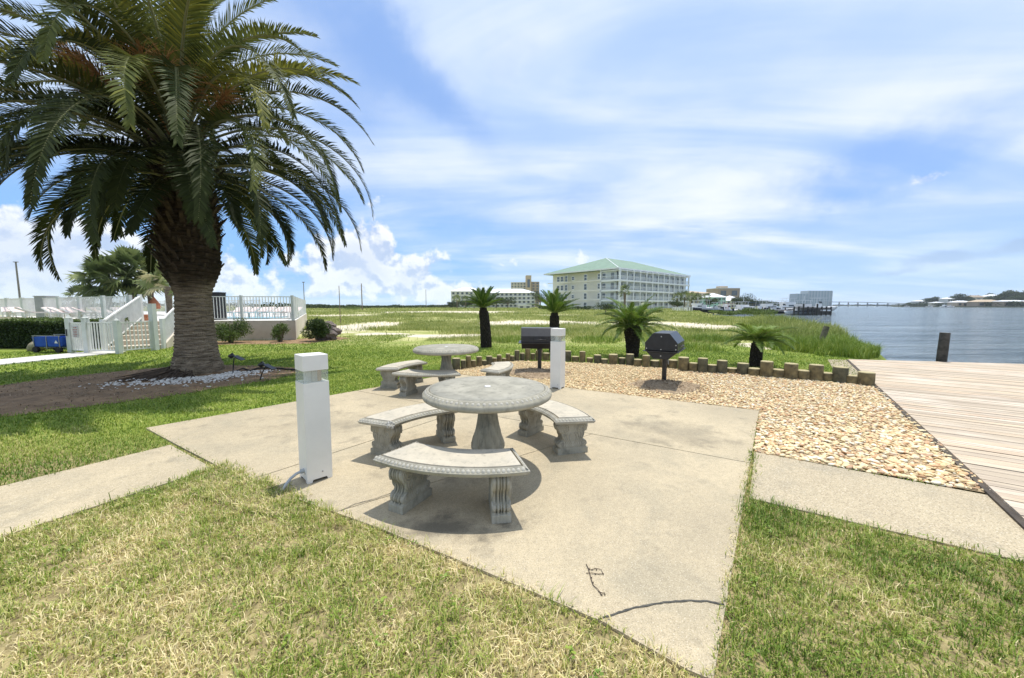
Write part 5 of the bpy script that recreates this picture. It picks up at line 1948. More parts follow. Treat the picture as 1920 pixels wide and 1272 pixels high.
def stair_rail(base, label):
    root = empty('stair_railing', (base.x, base.y, 0))
    tag(root, label, 'railing', 'sloping stair railings')
    m = MB()
    e_ = U0 * 3.9
    m.bar((0, 0, .98), (e_.x, e_.y, PZ + 1.02), .06, .05)
    m.bar((0, 0, .12), (e_.x, e_.y, PZ + .16), .04, .04)
    for k in range(1, 32):
        t = k / 32
        m.bar((e_.x * t, e_.y * t, .12 + PZ * t), (e_.x * t, e_.y * t, .98 + (PZ + .04) * t), .022, .022)
    m.build('picket_panel', MAT['fence_white'], root)
    for t, h0, h1 in ((0, 0, 1.05), (1, PZ - .1, PZ + 1.1)):
        m = MB(); m.box((e_.x * t, e_.y * t, (h0 + h1) / 2), (.10, .10, h1 - h0))
        m.build('post', MAT['fence_white'], root)
    return root


stair_rail(s0 - Wd * .02, 'white sloping stair railing on the hedge side of the beige steps')
stair_rail(s0 + Wd * (WID + .07), 'white sloping stair railing ending behind the thick palm trunk')
# low fence and gate at the stair foot
gp = [(-13.95, 11.75), (-13.28, 11.62), (-12.10, 11.42), (-12.12, 12.3)]
gate = empty('pool_gate', (gp[0][0], gp[0][1], 0.02))
tag(gate, 'white picket gate at the stair foot carrying a small grey notice', 'gate')
v_ = Vector(gp[1]) - Vector(gp[0])
m = MB()
hG = .98
for z_ in (.08, hG - .05): m.bar((.04, 0, z_), (v_.x - .04, v_.y, z_), .04, .035)
for k in range(1, 9):
    m.bar((v_.x * k / 9, v_.y * k / 9, .08), (v_.x * k / 9, v_.y * k / 9, hG - .05), .026, .026)
m.build('picket_panel', MAT['fence_white'], gate)
for t in (0, 1):
    m = MB()
    m.box((v_.x * t, v_.y * t, .54), (.13, .13, 1.08))
    m.lathe([(.10, 0), (.10, .02), (.06, .04), (.008, .13)], 4, (v_.x * t, v_.y * t, 1.08), sm=False)
    m.build('post', MAT['fence_post'], gate)
m = MB()
m.bar((-.005, -.09, .52), (-.005, -.09, .74), .02, .02)
m.build('latch', MAT['black_paint'], gate)
sg = MB()
ang = math.atan2(v_.y, v_.x)
sc_c = Vector((v_.x * .42, v_.y * .42)) + Vector((math.sin(ang), -math.cos(ang))) * .03
sg.box((sc_c.x, sc_c.y, .66), (.25, .006, .36), rz=ang)
sgo = sg.build('notice', M('notice_grey', (0.50, 0.50, 0.49), .6, (0.42, .42, .41), 3), gate)
lt = MB()
lc = Vector((v_.x * .42, v_.y * .42)) + Vector((math.sin(ang), -math.cos(ang))) * .035
ex_ = Vector((math.cos(ang), math.sin(ang)))
for z_, words in ((.79, (.05, .07)), (.725, (.06, .04, .06)), (.675, (.04, .07, .03)), (.625, (.08, .05)), (.575, (.03, .05, .06)), (.525, (.05, .05))):
    tot = sum(words) + .012 * (len(words) - 1)
    x0 = -tot / 2
    for w_ in words:
        k = 0
        while k < w_ - .006:
            c_ = lc + ex_ * (x0 + k + .005)
            lt.box((c_.x, c_.y, z_ + random.uniform(-.002, .002)), (.008, .004, random.uniform(.014, .026)), rz=ang)
            k += .012
        x0 += w_ + .012
lt.build('lettering', M('red_ink', (0.40, 0.10, 0.09), .6, (0.34, .09, .08), 9), sgo)
fence([gp[1], gp[2]], 0.02, .98, 'low white fence section in front of the beige steps, next to the gate', 1.3, .10, .024, .12, cap=True)
fence([gp[2], (-11.9, 12.35)], 0.02, .98, 'short white fence section between the gate line and the tall corner post', 1.0, .10, .024, .10)
m = MB(); m.box((-11.9, 12.38, .78), (.15, .15, 1.56))
tag(m.build('corner_post', MAT['fence_post']), 'tall pale square post at the foot of the far stair railing', 'post')

# folding wagon and bag
MAT['blue_cloth'] = M('blue_cloth', (0.02, 0.09, 0.42), .8, (0.012, .055, .30), 6, bstr=.4, bscale=25)
MAT['rubber'] = M('rubber', (0.02, 0.02, 0.02), .8, (.012, .012, .012), 10)
wg = empty('folding_wagon', (at(100, 11.9), 11.9, 0.02))
wg.rotation_euler = (0, 0, R(-4))
tag(wg, 'blue folding fabric wagon with black wheels parked before the hedge', 'wagon')
m = MB()
vs = []
for z_, s_ in ((.17, .92), (.20, 1.0), (.48, 1.06), (.50, 1.04), (.25, .94)):
    vs += [(-.48 * s_, -.25 * s_, z_), (.48 * s_, -.25 * s_, z_ + .01), (.48 * s_, .25 * s_, z_), (-.48 * s_, .25 * s_, z_)]
fs = [(3, 2, 1, 0), (16, 17, 18, 19)]
for L in range(4):
    for k in range(4): fs.append((L * 4 + k, L * 4 + (k + 1) % 4, L * 4 + 4 + (k + 1) % 4, L * 4 + 4 + k))
m.add(vs, fs)
bk = m.build('basket', MAT['blue_cloth'], wg, bevel=.02)
m = MB(); m.add([(.28, -.272, .30), (.40, -.272, .30), (.34, -.274, .40), (.30, -.273, .345)], [(0, 1, 2), (0, 2, 3)])
m.build('emblem', MAT['fence_white'], bk)
m = MB()
for x_ in (-.44, 0, .44):
    for y_ in (-.262, .262): m.bar((x_, y_, .12), (x_, y_, .53), .02, .02)
m.bar((-.48, -.262, .53), (.48, -.262, .53), .022, .022); m.bar((-.48, .262, .53), (.48, .262, .53), .022, .022)
m.bar((-.46, 0, .14), (.46, 0, .14), .03, .03)
m.build('frame', MAT['steel'], wg)
m = MB(); m.tube([(.48, 0, .2), (.70, 0, .42), (.74, 0, .55)], .012, 6); m.tube([(.74, -.08, .55), (.74, .08, .55)], .015, 6)
m.build('handle', MAT['black_paint'], wg)
for x_ in (-.40, .38):
    for y_ in (-.25, .25):
        m = MB(); m.tube([(x_, y_ - .035, .095), (x_, y_ + .035, .095)], .095, 18)
        m.build('wheel', MAT['rubber'], wg)
bm = bmesh.new(); bmesh.ops.create_icosphere(bm, subdivisions=3, radius=1)
for p in bm.verts: p.co = Vector((p.co.x * .26 + p.co.z * .12, p.co.y * .2, max(-.15, p.co.z * .22 * (1 + .1 * math.sin(p.co.x * 6)))))
me = bpy.data.meshes.new('sack'); bm.to_mesh(me); bm.free(); me.materials.append(M('tan_cloth', (0.34, 0.30, 0.20), .9, (.2, .17, .11), 8))
for f_ in me.polygons: f_.use_smooth = True
o = bpy.data.objects.new('sack', me); COL.objects.link(o); o.location = (at(62, 12.2), 12.2, .16)
tag(o, 'small tan cloth sack on the grass at the end of the blue wagon', 'sack')

# things on the terrace
MAT['white_resin'] = M('white_resin', (0.78, 0.78, 0.76), .5, (0.7, .7, .68), 5)
MAT['strap'] = M('strap_fabric', (0.70, 0.60, 0.56), .8, (0.60, .48, .44), 5)


def lounger():
    root = empty('pool_lounger')
    m = MB()
    for y_ in (-.3, .3):
        m.bar((-.9, y_, .33), (.55, y_, .33), .05, .05)
        m.bar((.3, y_, .33), (.95, y_, .62), .045, .045)
    for x_ in (-.8, .45):
        for y_ in (-.3, .3): m.bar((x_, y_, 0), (x_, y_, .33), .045, .045)
    m.build('frame', MAT['white_resin'], root)
    m = MB(); m.box((-.28, 0, .365), (1.2, .56, .03)); m.build('seat', MAT['strap'], root)
    m = MB(); m.bar((.32, 0, .37), (.95, 0, .65), .54, .03); m.build('backrest', MAT['strap'], root)
    return root


lg = None
spots = [(15, 21.0, 200, 'next to the frame edge'), (42, 19.5, 170, ''), (70, 18.8, 190, ''), (112, 18.6, 185, ''), (132, 17.8, 160, ''), (152, 18.0, 200, ''), (176, 17.6, 175, ''), (200, 17.5, 190, ''), (222, 17.3, 165, ''), (238, 18.3, 190, ''), (60, 24, 180, ''), (140, 24, 180, '')]
for i, (u, d, rz, w_) in enumerate(spots):
    o = lounger() if i == 0 else copy_tree(lg)
    if i == 0: lg = o
    o.location = (at(u, d), d, PZ); o.rotation_euler = (0, 0, R(rz + (i * 53) % 110 - 55)); o.scale = (.72, .72, .85)
    tag(o, 'white framed lounge chair seen through the pickets above the hedge', 'lounge chair', 'lounge chairs above the hedge')
for i, (u, d, rz) in enumerate([(440, 19.5, 100), (462, 20, 80), (486, 21, 95), (512, 20.5, 85), (534, 22, 100), (545, 19.5, 90), (452, 24, 90), (500, 25, 90), (530, 27, 95)]):
    o = copy_tree(lg)
    o.location = (at(u, d), d, PZ); o.rotation_euler = (0, 0, R(rz))
    tag(o, 'white framed lounge chair behind the fence on the pool wall', 'lounge chair', 'lounge chairs above the pool wall')
m = MB(); m.box((0, 0, .55), (.62, .5, 1.1)); m.box((0, 0, 1.12), (.68, .56, .04))
tag(m.build('storage_cabinet', M('cabinet_grey', (0.36, .37, .36), .7, (.28, .29, .28), 3), None, (at(88, 19.5), 19.5, PZ)), 'plain grey storage cabinet standing behind the terrace fence', 'cabinet')
m = MB(); m.box((0, 0, .60), (.70, .4, 1.2)); m.box((0, -.01, 1.22), (.74, .44, .04))
tag(m.build('towel_bin', M('bin_black', (0.02, .02, .022), .6, (.012, .012, .014), 6), None, (at(404, 17.0), 17.0, PZ)), 'black cabinet behind the fence beside the palm trunk', 'cabinet')
m = MB(); m.lathe([(.10, 0), (.15, .22), (.165, .22), (.165, .26), (.12, .26)], 20)
tag(m.build('flower_pot', M('terracotta', (0.50, .20, .10), .9, (.38, .15, .08), 9), None, (at(270, 15.95), 15.95, PZ)), 'small terracotta flower pot at the head of the stairs', 'flower pot')
# folded orange parasol
ps = empty('closed_parasol', (at(289, 27), 27, PZ - .35)); tag(ps, 'folded terracotta coloured parasol on the terrace beyond the stairs', 'parasol')
m = MB(); m.tube([(0, 0, 0), (0, 0, 1.6)], .025, 8); m.build('pole', MAT['steel'], ps)
m = MB(); m.lathe([(.30, .75), (.36, .9), (.30, 1.15), (.16, 1.4), (.03, 1.62)], 14, mod=lambda r, z, a: r * (1 + .12 * math.sin(a * 7))); m.build('canopy', M('orange_cloth', (0.55, .22, .12), .9, (.42, .16, .09), 7), ps)
m = MB(); m.prism([(-15.2, 17.5), (-11.5, 17.6), (-12.4, 20.8), (-16.8, 20.8)], PZ + .004, PZ + .03)
tag(m.build('pool_water', M('pool_blue', (0.16, .46, .52), .15, (.10, .38, .46), 1.5, world=True)), kind='structure')
wc = MB(); wc.prism([(-12.2, 18), (-9.6, 18.2), (-12.4, 23), (-15, 23)], 0, 0) if False else None
# spot lamps and hose in the soil
for (u, v, ly, lab) in ((436, 702, 0, 'black solar spot lamp upright on its stake beside the palm trunk'), (486, 714, 1, 'black solar spot lamp leaning over in the bare soil')):
    x_, y_ = G(u, v)
    r0 = empty('garden_spotlight', (x_, y_, 0)); tag(r0, lab, 'garden light', 'black garden spotlights')
    r0.scale = (1.0, 1.0, 1.0)
    hh = .36 if not ly else .28
    tx = .06 if not ly else .12
    m = MB(); m.tube([(0, 0, -.05), (tx * .5, 0, hh * .5), (tx * (1 if not ly else 1.2), 0, hh)], .011, 8); m.build('stake', MAT['black_paint'], r0)
    m = MB(); rm = Matrix.Rotation(R(28), 3, 'Y'); m.box((tx + .11, 0, hh + .0), (.20, .14, .014), rot=rm); m.build('solar_panel', MAT['black_paint'], r0)
    m = MB(); m.lathe([(.03, 0), (.055, .02), (.06, .09), (.052, .09)], 16, (0, 0, 0)); o = m.build('lamp_head', MAT['black_paint'], r0); o.location = (tx - .02, 0, hh + .01); o.rotation_euler = (R(15), R(-35), 0)
    m = MB(); m.lathe([(.01, .0915), (.05, .0915)], 16); o2 = m.build('lens', MAT['white_resin'], o)
m = MB()
hp = [G(u, v) for (u, v) in ((444, 697), (456, 694), (470, 698), (482, 694), (500, 692), (520, 694), (545, 695), (560, 697))]
m.tube([(p[0], p[1], .025 + .015 * (i % 2)) for i, p in enumerate(hp)], .018, 8)
tag(m.build('drip_hose', MAT['rubber']), 'black hose lying along the far rim of the soil bed', 'hose')

# ================================================================== POLES
MAT['pole'] = M('pole_metal', (0.20, 0.19, 0.18), .6, (.14, .13, .12), 3)
MAT['pole_wood'] = M('pole_wood', (0.24, 0.18, 0.13), .9, (.14, .10, .07), 3)


def pole(u, vt, d, r, label, mat='pole', arm=False, z0=0.0):
    root = empty('light_pole', (at(u, d), d, z0)); tag(root, label, 'pole')
    h = hz(vt, d) - z0
    m = MB(); m.tube([(0, 0, -.2), (0, 0, h)], [r, r * .7], 8); m.build('shaft', MAT[mat], root)
    if arm:
        m = MB(); m.box((0, 0, h + .04), (arm, arm * .4, .12)); m.build('lamp_head', MAT[mat], root)
    return root


pole(39, 492, 70, .16, 'tall slim lamp pole standing beyond the terrace fence under white cloud', arm=.7)
pole(571, 530, 60, .07, 'thin pole just past the end of the pool fence', arm=.35)
pole(637, 536, 29, .035, 'thin bare stick pole planted in the sand patch past the boulders', 'pole_wood')
pole(679, 532, 105, .16, 'dark utility pole rising from the low bushes on the horizon', 'pole_wood')
pole(676, 571, 150, .12, 'short post beside the dark utility pole', 'pole_wood')
pole(799, 543, 170, .13, 'lone thin pole on the horizon above the grass field', 'pole')

# ================================================================== BUILDINGS
MAT['cream'] = M('cream_wall', (0.82, 0.79, 0.72), .9, (0.79, .76, .69), .3, world=True)
MAT['trim'] = M('white_trim', (0.74, 0.76, 0.77), .7, (0.66, .68, .69), .5, world=True)
MAT['roof_green'] = M('green_roof', (0.17, 0.27, 0.19), .6, (0.13, .21, .145), .6, world=True, spec=.5)
MAT['glass'] = M('window_glass', (0.10, 0.12, 0.13), .15, (0.05, .06, .07), .8, spec=.8, world=True)
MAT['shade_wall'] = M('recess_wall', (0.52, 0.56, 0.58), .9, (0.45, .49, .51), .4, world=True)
MAT['door_glass'] = M('balcony_door', (0.16, 0.18, 0.19), .2, (0.07, .08, .09), .7, spec=.7, world=True)


def frame2(c, a):
    """local frame: x along a, y to the left of it (inwards)"""
    a = Vector(a).normalized()
    return math.atan2(a.y, a.x)


C0 = Vector((36.2, 130.0))
rz_c = math.atan2(.65, .76)
condo = empty('apartment_block', (C0.x, C0.y, 0), rz_c)
tag(condo, 'large cream and white four storey apartment block with green hipped roof', 'apartment block')
LA, LB, EV = 52.0, 33.0, 14.1
m = MB()
m.box((LA / 2 + 1.5, LB / 2 + 1.2, EV / 2), (LA - 3, LB - 2.4, EV))
for k in range(1, 4): m.box((-.02 + .04, LB / 2 + 1.2, k * 3.45 + .1), (.16, LB - 2.2, .25))
m.build('wall', MAT['cream'], condo)
m = MB()
e = 1.2
A_ = [(-e, -e), (LA + e, -e), (LA + e, LB + e), (-e, LB + e)]
rg = [(LB / 2, LB / 2), (LA - LB / 2, LB / 2)]
RT = 20.6
vs = [(x_, y_, EV + .25) for x_, y_ in A_] + [(x_, y_, RT) for x_, y_ in rg] + [(x_, y_, EV - .1) for x_, y_ in A_]
m.add(vs, [(0, 1, 5, 4), (1, 2, 5), (2, 3, 4, 5), (3, 0, 4), (9, 8, 7, 6)])
m.build('roof', MAT['roof_green'], condo)
m = MB()
for i in range(4):
    a, b = Vector(A_[i]), Vector(A_[(i + 1) % 4])
    m.bar((a.x, a.y, EV + .05), (b.x, b.y, EV + .05), .25, .45)
m.bar((-e, -e, EV + .3), (rg[0][0], rg[0][1], RT + .02), .22, .12)
m.build('fascia', MAT['trim'], condo)
# end wall windows, surveyed
for x8, kind in ((190, 2), (295, 1), (385, 0), (550, 1), (735, 2)):
    u = 1020 + x8 / 7.11
    tr_ = (u - 960) / F * CP
    # ray x = tr*y meets C0 + b*s
    bx, by = -math.sin(rz_c), math.cos(rz_c)
    s_ = (tr_ * C0.y - C0.x) / (bx - tr_ * by)
    for k, zc_ in enumerate((1.5, 4.9, 8.35, 11.8)):
        if kind == 2 and k == 0: continue
        for dy in ((0, 2.0) if kind == 2 else (0,)):
            y_ = s_ - dy
            w_, h_ = (1.25, 1.9) if kind else (1.0, 1.3)
            if kind == 1: w_, h_ = 1.1, 2.2
            m = MB(); m.box((-.10, y_, zc_), (.12, w_ + .3, h_ + .3)); fo = m.build('window', MAT['trim'], condo)
            m = MB(); m.box((-.17, y_, zc_ + h_ * .26), (.03, w_, h_ * .44)); m.box((-.17, y_, zc_ - h_ * .24), (.03, w_, h_ * .44)); m.build('pane', MAT['glass'], fo)
# balcony front
for k in range(4):
    z_ = k * 3.45
    m = MB(); m.box((LA / 2 - 0.6, -.4, z_ + 3.45 - .25), (LA + 1.0, 2.6, .62 if k < 3 else .3))
    m.box((0.0, 3.2, z_ + 3.45 - .25), (1.6, 6.4, .62 if k < 3 else .3)); m.build('balcony_slab', MAT['trim'], condo)
    m = MB()
    m.bar((-.6, -1.5, z_ + 1.35), (LA, -1.5, z_ + 1.35), .06, .09)
    m.bar((-.7, -1.5, z_ + 1.35), (-.7, 6.0, z_ + 1.35), .06, .09)
    q = -.6
    while q < LA:
        m.bar((q, -1.5, z_ + .3), (q, -1.5, z_ + 1.35), .07, .04); q += .26
    q = -1.5
    while q < 6:
        m.bar((-.7, q, z_ + .3), (-.7, q, z_ + 1.35), .07, .04); q += .26
    m.build('balustrade', MAT['trim'], condo)
nb = 12
for k in range(nb + 1):
    x_ = -.5 + (LA - .3) * k / nb
    m = MB(); m.box((x_, -1.45, EV / 2), (.42 if k else .8, .4, EV)); m.build('column', MAT['trim'], condo)
m = MB(); m.box((-.6, 6.3, EV / 2), (.4, .5, EV)); m.build('column', MAT['trim'], condo)
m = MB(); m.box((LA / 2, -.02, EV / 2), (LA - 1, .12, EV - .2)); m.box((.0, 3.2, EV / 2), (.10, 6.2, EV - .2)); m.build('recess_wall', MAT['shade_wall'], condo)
for k in range(4):
    for j in range(nb):
        x_ = -.5 + (LA - .3) * (j + .5) / nb
        if (j * 7 + k * 3) % 5 == 0: w_ = 1.2
        elif j % 2 == 0: w_ = 2.5
        else: w_ = 1.5
        m = MB(); m.box((x_ + random.uniform(-.5, .5), -.10, k * 3.45 + 1.35), (w_, .05, 2.2)); m.build('balcony_door', MAT['door_glass'], condo)
    m = MB(); m.box((-.07, 1.8, k * 3.45 + 1.4), (.05, 1.3, 2.2)); m.build('balcony_door', MAT['door_glass'], condo)


def block(name, u0, u1, vt, d, depth, col, label, floors, cols, roof='flat', roofcol='trim', skew=0.0, rise=2.5, cat='building', win='glass', bands=False):
    x0, x1 = at(u0, d), at(u1, d)
    W = x1 - x0
    h = hz(vt, d)
    if roof == 'hip': h -= rise
    root = empty(name, (x0, d, 0), skew)
    tag(root, label, cat)
    m = MB(); m.box((W / 2, depth / 2, h / 2), (W, depth, h)); m.build('wall', MAT[col], root)
    if roof == 'hip':
        m = MB(); e = .8
        vs = [(-e, -e, h), (W + e, -e, h), (W + e, depth + e, h), (-e, depth + e, h)]
        q = min(depth, W) / 2
        vs += [(q, depth / 2, h + rise), (W - q, depth / 2, h + rise)]
        m.add(vs, [(0, 1, 5, 4), (1, 2, 5), (2, 3, 4, 5), (3, 0, 4), (3, 2, 1, 0)])
        m.build('roof', MAT[roofcol], root)
    else:
        m = MB(); m.box((W / 2, depth / 2, h + .2), (W + .4, depth + .4, .4)); m.build('parapet', MAT[roofcol], root)
    fh = h / floors
    for k in range(floors):
        if bands:
            m = MB(); m.box((W / 2, -.5, fh * (k + 1) - .2), (W + .2, 1.1, .35)); m.build('balcony_slab', MAT['trim'], root)
        for j in range(cols):
            cx = W * (j + .5) / cols
            m = MB(); m.box((cx, -.06, fh * (k + .5)), (W / cols * .5, .14, fh * .52)); m.build('window', MAT[win], root)
    return root


MAT['white_wall'] = M('white_wall', (0.60, 0.60, 0.56), .9, (.52, .52, .48), .2, world=True)
MAT['metal_white'] = M('white_metal_roof', (0.78, 0.80, 0.82), .5, (.70, .72, .75), .2, world=True)
MAT['tan'] = M('tan_wall', (0.48, 0.38, 0.26), .9, (.42, .33, .23), .2, world=True)
MAT['tan_dark'] = M('brown_wall', (0.34, 0.27, 0.20), .9, (.29, .23, .17), .2, world=True)
MAT['beige'] = M('beige_wall', (0.55, 0.50, 0.40), .9, (.47, .43, .34), .2, world=True)
MAT['mint'] = M('mint_wall', (0.36, 0.60, 0.54), .9, (.32, .54, .49), .2, world=True)
MAT['blue_glass'] = M('blue_glass', (0.10, 0.20, 0.22), .25, (.07, .15, .17), .05, world=True, spec=.6)
MAT['far_wall'] = M('far_grey_wall', (0.27, 0.32, 0.33), .9, (.23, .28, .29), .02, world=True)
block('apartment_building', 846, 905, 538, 250, 16, 'white_wall', 'low white apartment building with white hipped roof at the field edge, behind the bent sago', 4, 7, 'hip', 'metal_white', .05, 3)
block('apartment_building', 905, 1003, 541, 262, 18, 'white_wall', 'wide white apartment building with long white roof, left of the green roofed block', 4, 12, 'hip', 'metal_white', -.05, 3, bands=True)
block('hotel_tower', 958, 986, 530, 400, 20, 'beige', 'pale slab of a distant hotel standing behind the white apartment roofs', 9, 5)
block('hotel_tower', 986, 996, 517, 396, 18, 'tan', 'tall narrow tan stair tower of the distant hotel', 2, 1)
block('hotel_tower', 996.5, 1011, 529, 399, 20, 'tan_dark', 'brown wing of the distant hotel beside the narrow tower', 9, 2)
block('utility_building', 972, 996, 573.2, 175, 8, 'white_wall', 'small plain white utility building low in front of the trees', 1, 2)
block('condominium', 1272, 1342, 545, 215, 16, 'beige', 'beige balconied building behind the palms, next to the green roofed block', 4, 9, 'hip', 'tan', .12, 1.5)
block('condominium', 1345, 1386, 541, 330, 20, 'tan_dark', 'plain brown flat roofed building behind the white roofs of the marina', 2, 2)
block('stair_tower', 1350, 1363, 537, 345, 8, 'tan', 'small tan tower rising above the brown flat roofed building', 1, 1)
block('marina_house', 1336, 1362, 549, 205, 12, 'mint', 'mint green house with white roof beside the boats', 3, 3, 'hip', 'metal_white', .1, 2.5)
block('marina_house', 1362, 1392, 554, 215, 14, 'white_wall', 'white marina house with sloping white roof behind the boats', 2, 4, 'hip', 'metal_white', -.1, 3)
hr = block('high_rise', 1515, 1563, 545.5, 1500, 40, 'far_wall', 'wide blue grey high rise far across the water', 11, 8, win='blue_glass', skew=.08)
block('high_rise', 1493, 1514.5, 551, 1500, 40, 'far_wall', 'lower stepped wing at the foot of the blue grey high rise', 9, 4, win='blue_glass')

# white picket fence and cars near the block
fence([(at(1262, 95), 95), (at(1298, 88), 88)], 0, 1.1, 'short white fence beside the marina, below the palms', 4, .8, .3, .2, group=None)

# ------------------------------------------------------------------ vegetation further off
k = 0
for (u, v, d, rx, h, lab, tnt) in (
        (1135, 582, 62, 1.9, 2.2, 'round spiky bush in front of the cream end wall', .3),
        (880, 577, 190, 5, 4.5, 'low bush under the white apartment building', .3), (905, 577, 185, 6, 7.0, 'spreading tree before the white apartment building', .4), (930, 577, 180, 6, 7.5, 'taller leafy tree before the wide white building', .35),
        (952, 577, 180, 5, 6, 'rounded tree beside the small utility building', .42), (1012, 577, 178, 6, 9, 'broad tree at the corner of the green roofed block', .35), (1030, 577, 170, 4, 5, 'lower bush against the cream end wall', .3), (870, 577, 200, 4, 4, 'small round bush near the first white building', .25),
        (850, 577, 210, 3.5, 3.5, 'smallest bush at the outer end of the white building', .2),
        (1397, 574, 200, 7, 8.5, 'large dark tree at the end of the marina buildings', .22), (1380, 574, 195, 5, 6, 'dark tree in front of the white marina house', .25), (1412, 574, 230, 6, 5, 'lower dark tree sloping to the marina water', .2),
        (1330, 574, 170, 4, 5, 'bushy tree by the beige condominium', .3), (1265, 576, 110, 3, 3, 'green bush at the corner of the balconied front', .4)):
    leafy('broadleaf_tree', (at(u, d), d), (rx, rx, h), 1500, max(.10, d / 700 * 1.0), lab, 'tree', 'trees and bushes by the buildings', tnt, True, 0, 7, 'far_leaf')
for (u, v, d, cr, lab) in ((1171, 547, 75, 1.7, 'lone cabbage palm in front of the white balconies'), (1270, 558, 120, 2.2, 'first cabbage palm of the cluster beside the balconied block'), (1283, 556, 118, 2.4, 'second cabbage palm of the cluster, full crown'),
                           (1296, 558, 122, 2.3, 'third cabbage palm of the cluster by the marina'), (1306, 559, 119, 2.2, 'last cabbage palm of the cluster by the marina'), (1325, 557, 150, 2.0, 'small palm in front of the beige condominium'),
                           (857, 561, 150, 2.2, 'slender palm at the outer end of the white building'), (873, 562, 150, 2.0, 'second slender palm near the outer end of the white building'), (889, 563, 155, 2.0, 'slender palm hidden by the bent sago fronds')):
    fan_palm((at(u, d), d), hz(v, d), cr, lab, 26, tint=.35, trunk_r=.22, group='palms by the buildings', seg=9)
# bushes on the shore edge
for (u, d, rx, h, lab) in ((1392, 60, 2.6, 1.0, 'low green bush at the edge of the marina water'), (1430, 62, 4.2, 1.15, 'wide green bush on the shore before the docks'), (1472, 46, 3.0, 1.5, 'tall green bush at the tip of the grassy shore'), (1230, 75, 1.6, .9, 'little bush in the field before the balconies'), (655, 120, 5, 1.6, 'flat bush on the horizon by the utility pole')):
    leafy('shore_bush', (at(u, d) - (0 if u < 1300 else 3.5), d), (rx, rx * .6, h), 2600, .09, lab, 'bush', 'bushes at the edge of the field', .6, False, -.15, 7, 'bush_leaf')


def treeline(name, pts, n, h, leaf, tint, kind='stuff', base=0.0):
    P = []
    for i in range(len(pts) - 1):
        (x0, y0, h0), (x1, y1, h1) = pts[i], pts[i + 1]
        k = n // (len(pts) - 1)
        t = rng.random(k)
        x = x0 + (x1 - x0) * t; y = y0 + (y1 - y0) * t
        L = math.hypot(x1 - x0, y1 - y0)
        hh = (h0 + (h1 - h0) * t) * (.45 + .75 * fbm(x / (h * 1.6), y / (h * 1.6), 51))
        P.append(np.stack([x + rng.normal(0, h * .5, k), y + rng.normal(0, h * .8, k), base + hh * rng.random(k) ** .7], 1))
    P = np.concatenate(P); k = len(P)
    a1 = rng.normal(0, 1, (k, 3)); a1 /= np.linalg.norm(a1, axis=1)[:, None]
    a2 = np.cross(a1, rng.normal(0, 1, (k, 3))); a2 /= np.linalg.norm(a2, axis=1)[:, None]
    s1 = (leaf * rng.uniform(.6, 1.3, k))[:, None]
    V = np.stack([P - a1 * s1, P + a2 * s1 * .6, P + a1 * s1, P - a2 * s1 * .6], 1).reshape(-1, 3)
    t_ = np.clip(tint + (fbm(P[:, 0] / h, P[:, 1] / h, 3) - .5) * .6 + rng.normal(0, .08, k), 0, 1)
    return tag(np_mesh(name, V, np.arange(k * 4), np.full(k, 4), MAT['far_leaf'], t_), kind=kind)


treeline('scrub_line', [(at(560, 170), 170, 2.6), (at(620, 160), 160, 2.2), (at(700, 180), 180, 1.6), (at(780, 200), 200, 1.8), (at(860, 220), 220, 2.0)], 9000, 2.2, .32, .32)
treeline('scrub_line', [(-260, 170, 3), (at(560, 170), 170, 3)], 6000, 2.6, .4, .25)
treeline('far_treeline', [(at(1395, 560), 560, 10), (at(1440, 600), 600, 9), (at(1500, 700), 700, 5)], 5000, 8, 1.0, .25)
treeline('scrub_line', [(at(1010, 140), 140, 1.5), (at(1115, 115), 118, 1.5)], 2500, 1.6, .2, .15)

# ================================================================== MARINA
MAT['dock_wood'] = M('dock_wood', (0.22, 0.19, 0.155), .9, (.12, .10, .085), 2, world=True)
MAT['hull_white'] = M('hull_white', (0.76, 0.76, 0.75), .3, (.70, .70, .69), 2)
MAT['hull_dark'] = M('hull_dark', (0.02, 0.025, 0.04), .3, (.012, .014, .02), 2)
MAT['red_canvas'] = M('red_canvas', (0.42, 0.05, 0.05), .8, (.32, .04, .04), 2)
MAT['blue_canvas'] = M('blue_canvas', (0.05, 0.10, 0.22), .8, (.03, .07, .16), 2)


def dock(name, p0, p1, wd, label, ztop=.1, pile_h=.9, step=8):
    root = empty(name, (p0[0], p0[1], 0)); tag(root, label, 'dock', 'marina docks')
    a, b = Vector((0, 0)), Vector(p1) - Vector(p0)
    m = MB(); m.bar((0, 0, ztop - .12), (b.x, b.y, ztop - .12), wd, .24); m.build('deck', MAT['dock_wood'], root)
    nrm_ = Vector((-b.y, b.x)).normalized() * (wd / 2 + .15)
    n = max(1, int(b.length / step))
    for k in range(n + 1):
        for s_ in (1, -1):
            p = b * (k / n) + nrm_ * s_
            m = MB(); m.tube([(p.x, p.y, -1.6), (p.x, p.y, ztop + pile_h * (1 if (k + s_) % 3 else .4))], .17, 8); m.build('pile', MAT['dock_wood'], root)
    return root


dock('marina_dock', (at(1296, 104), 104), (at(1480, 112), 112), 2.0, 'long wooden marina dock on piles reaching out from the grassy shore')
dock('marina_dock', (at(1330, 128), 128), (at(1500, 140), 140), 2.0, 'second wooden dock among the farther boats')
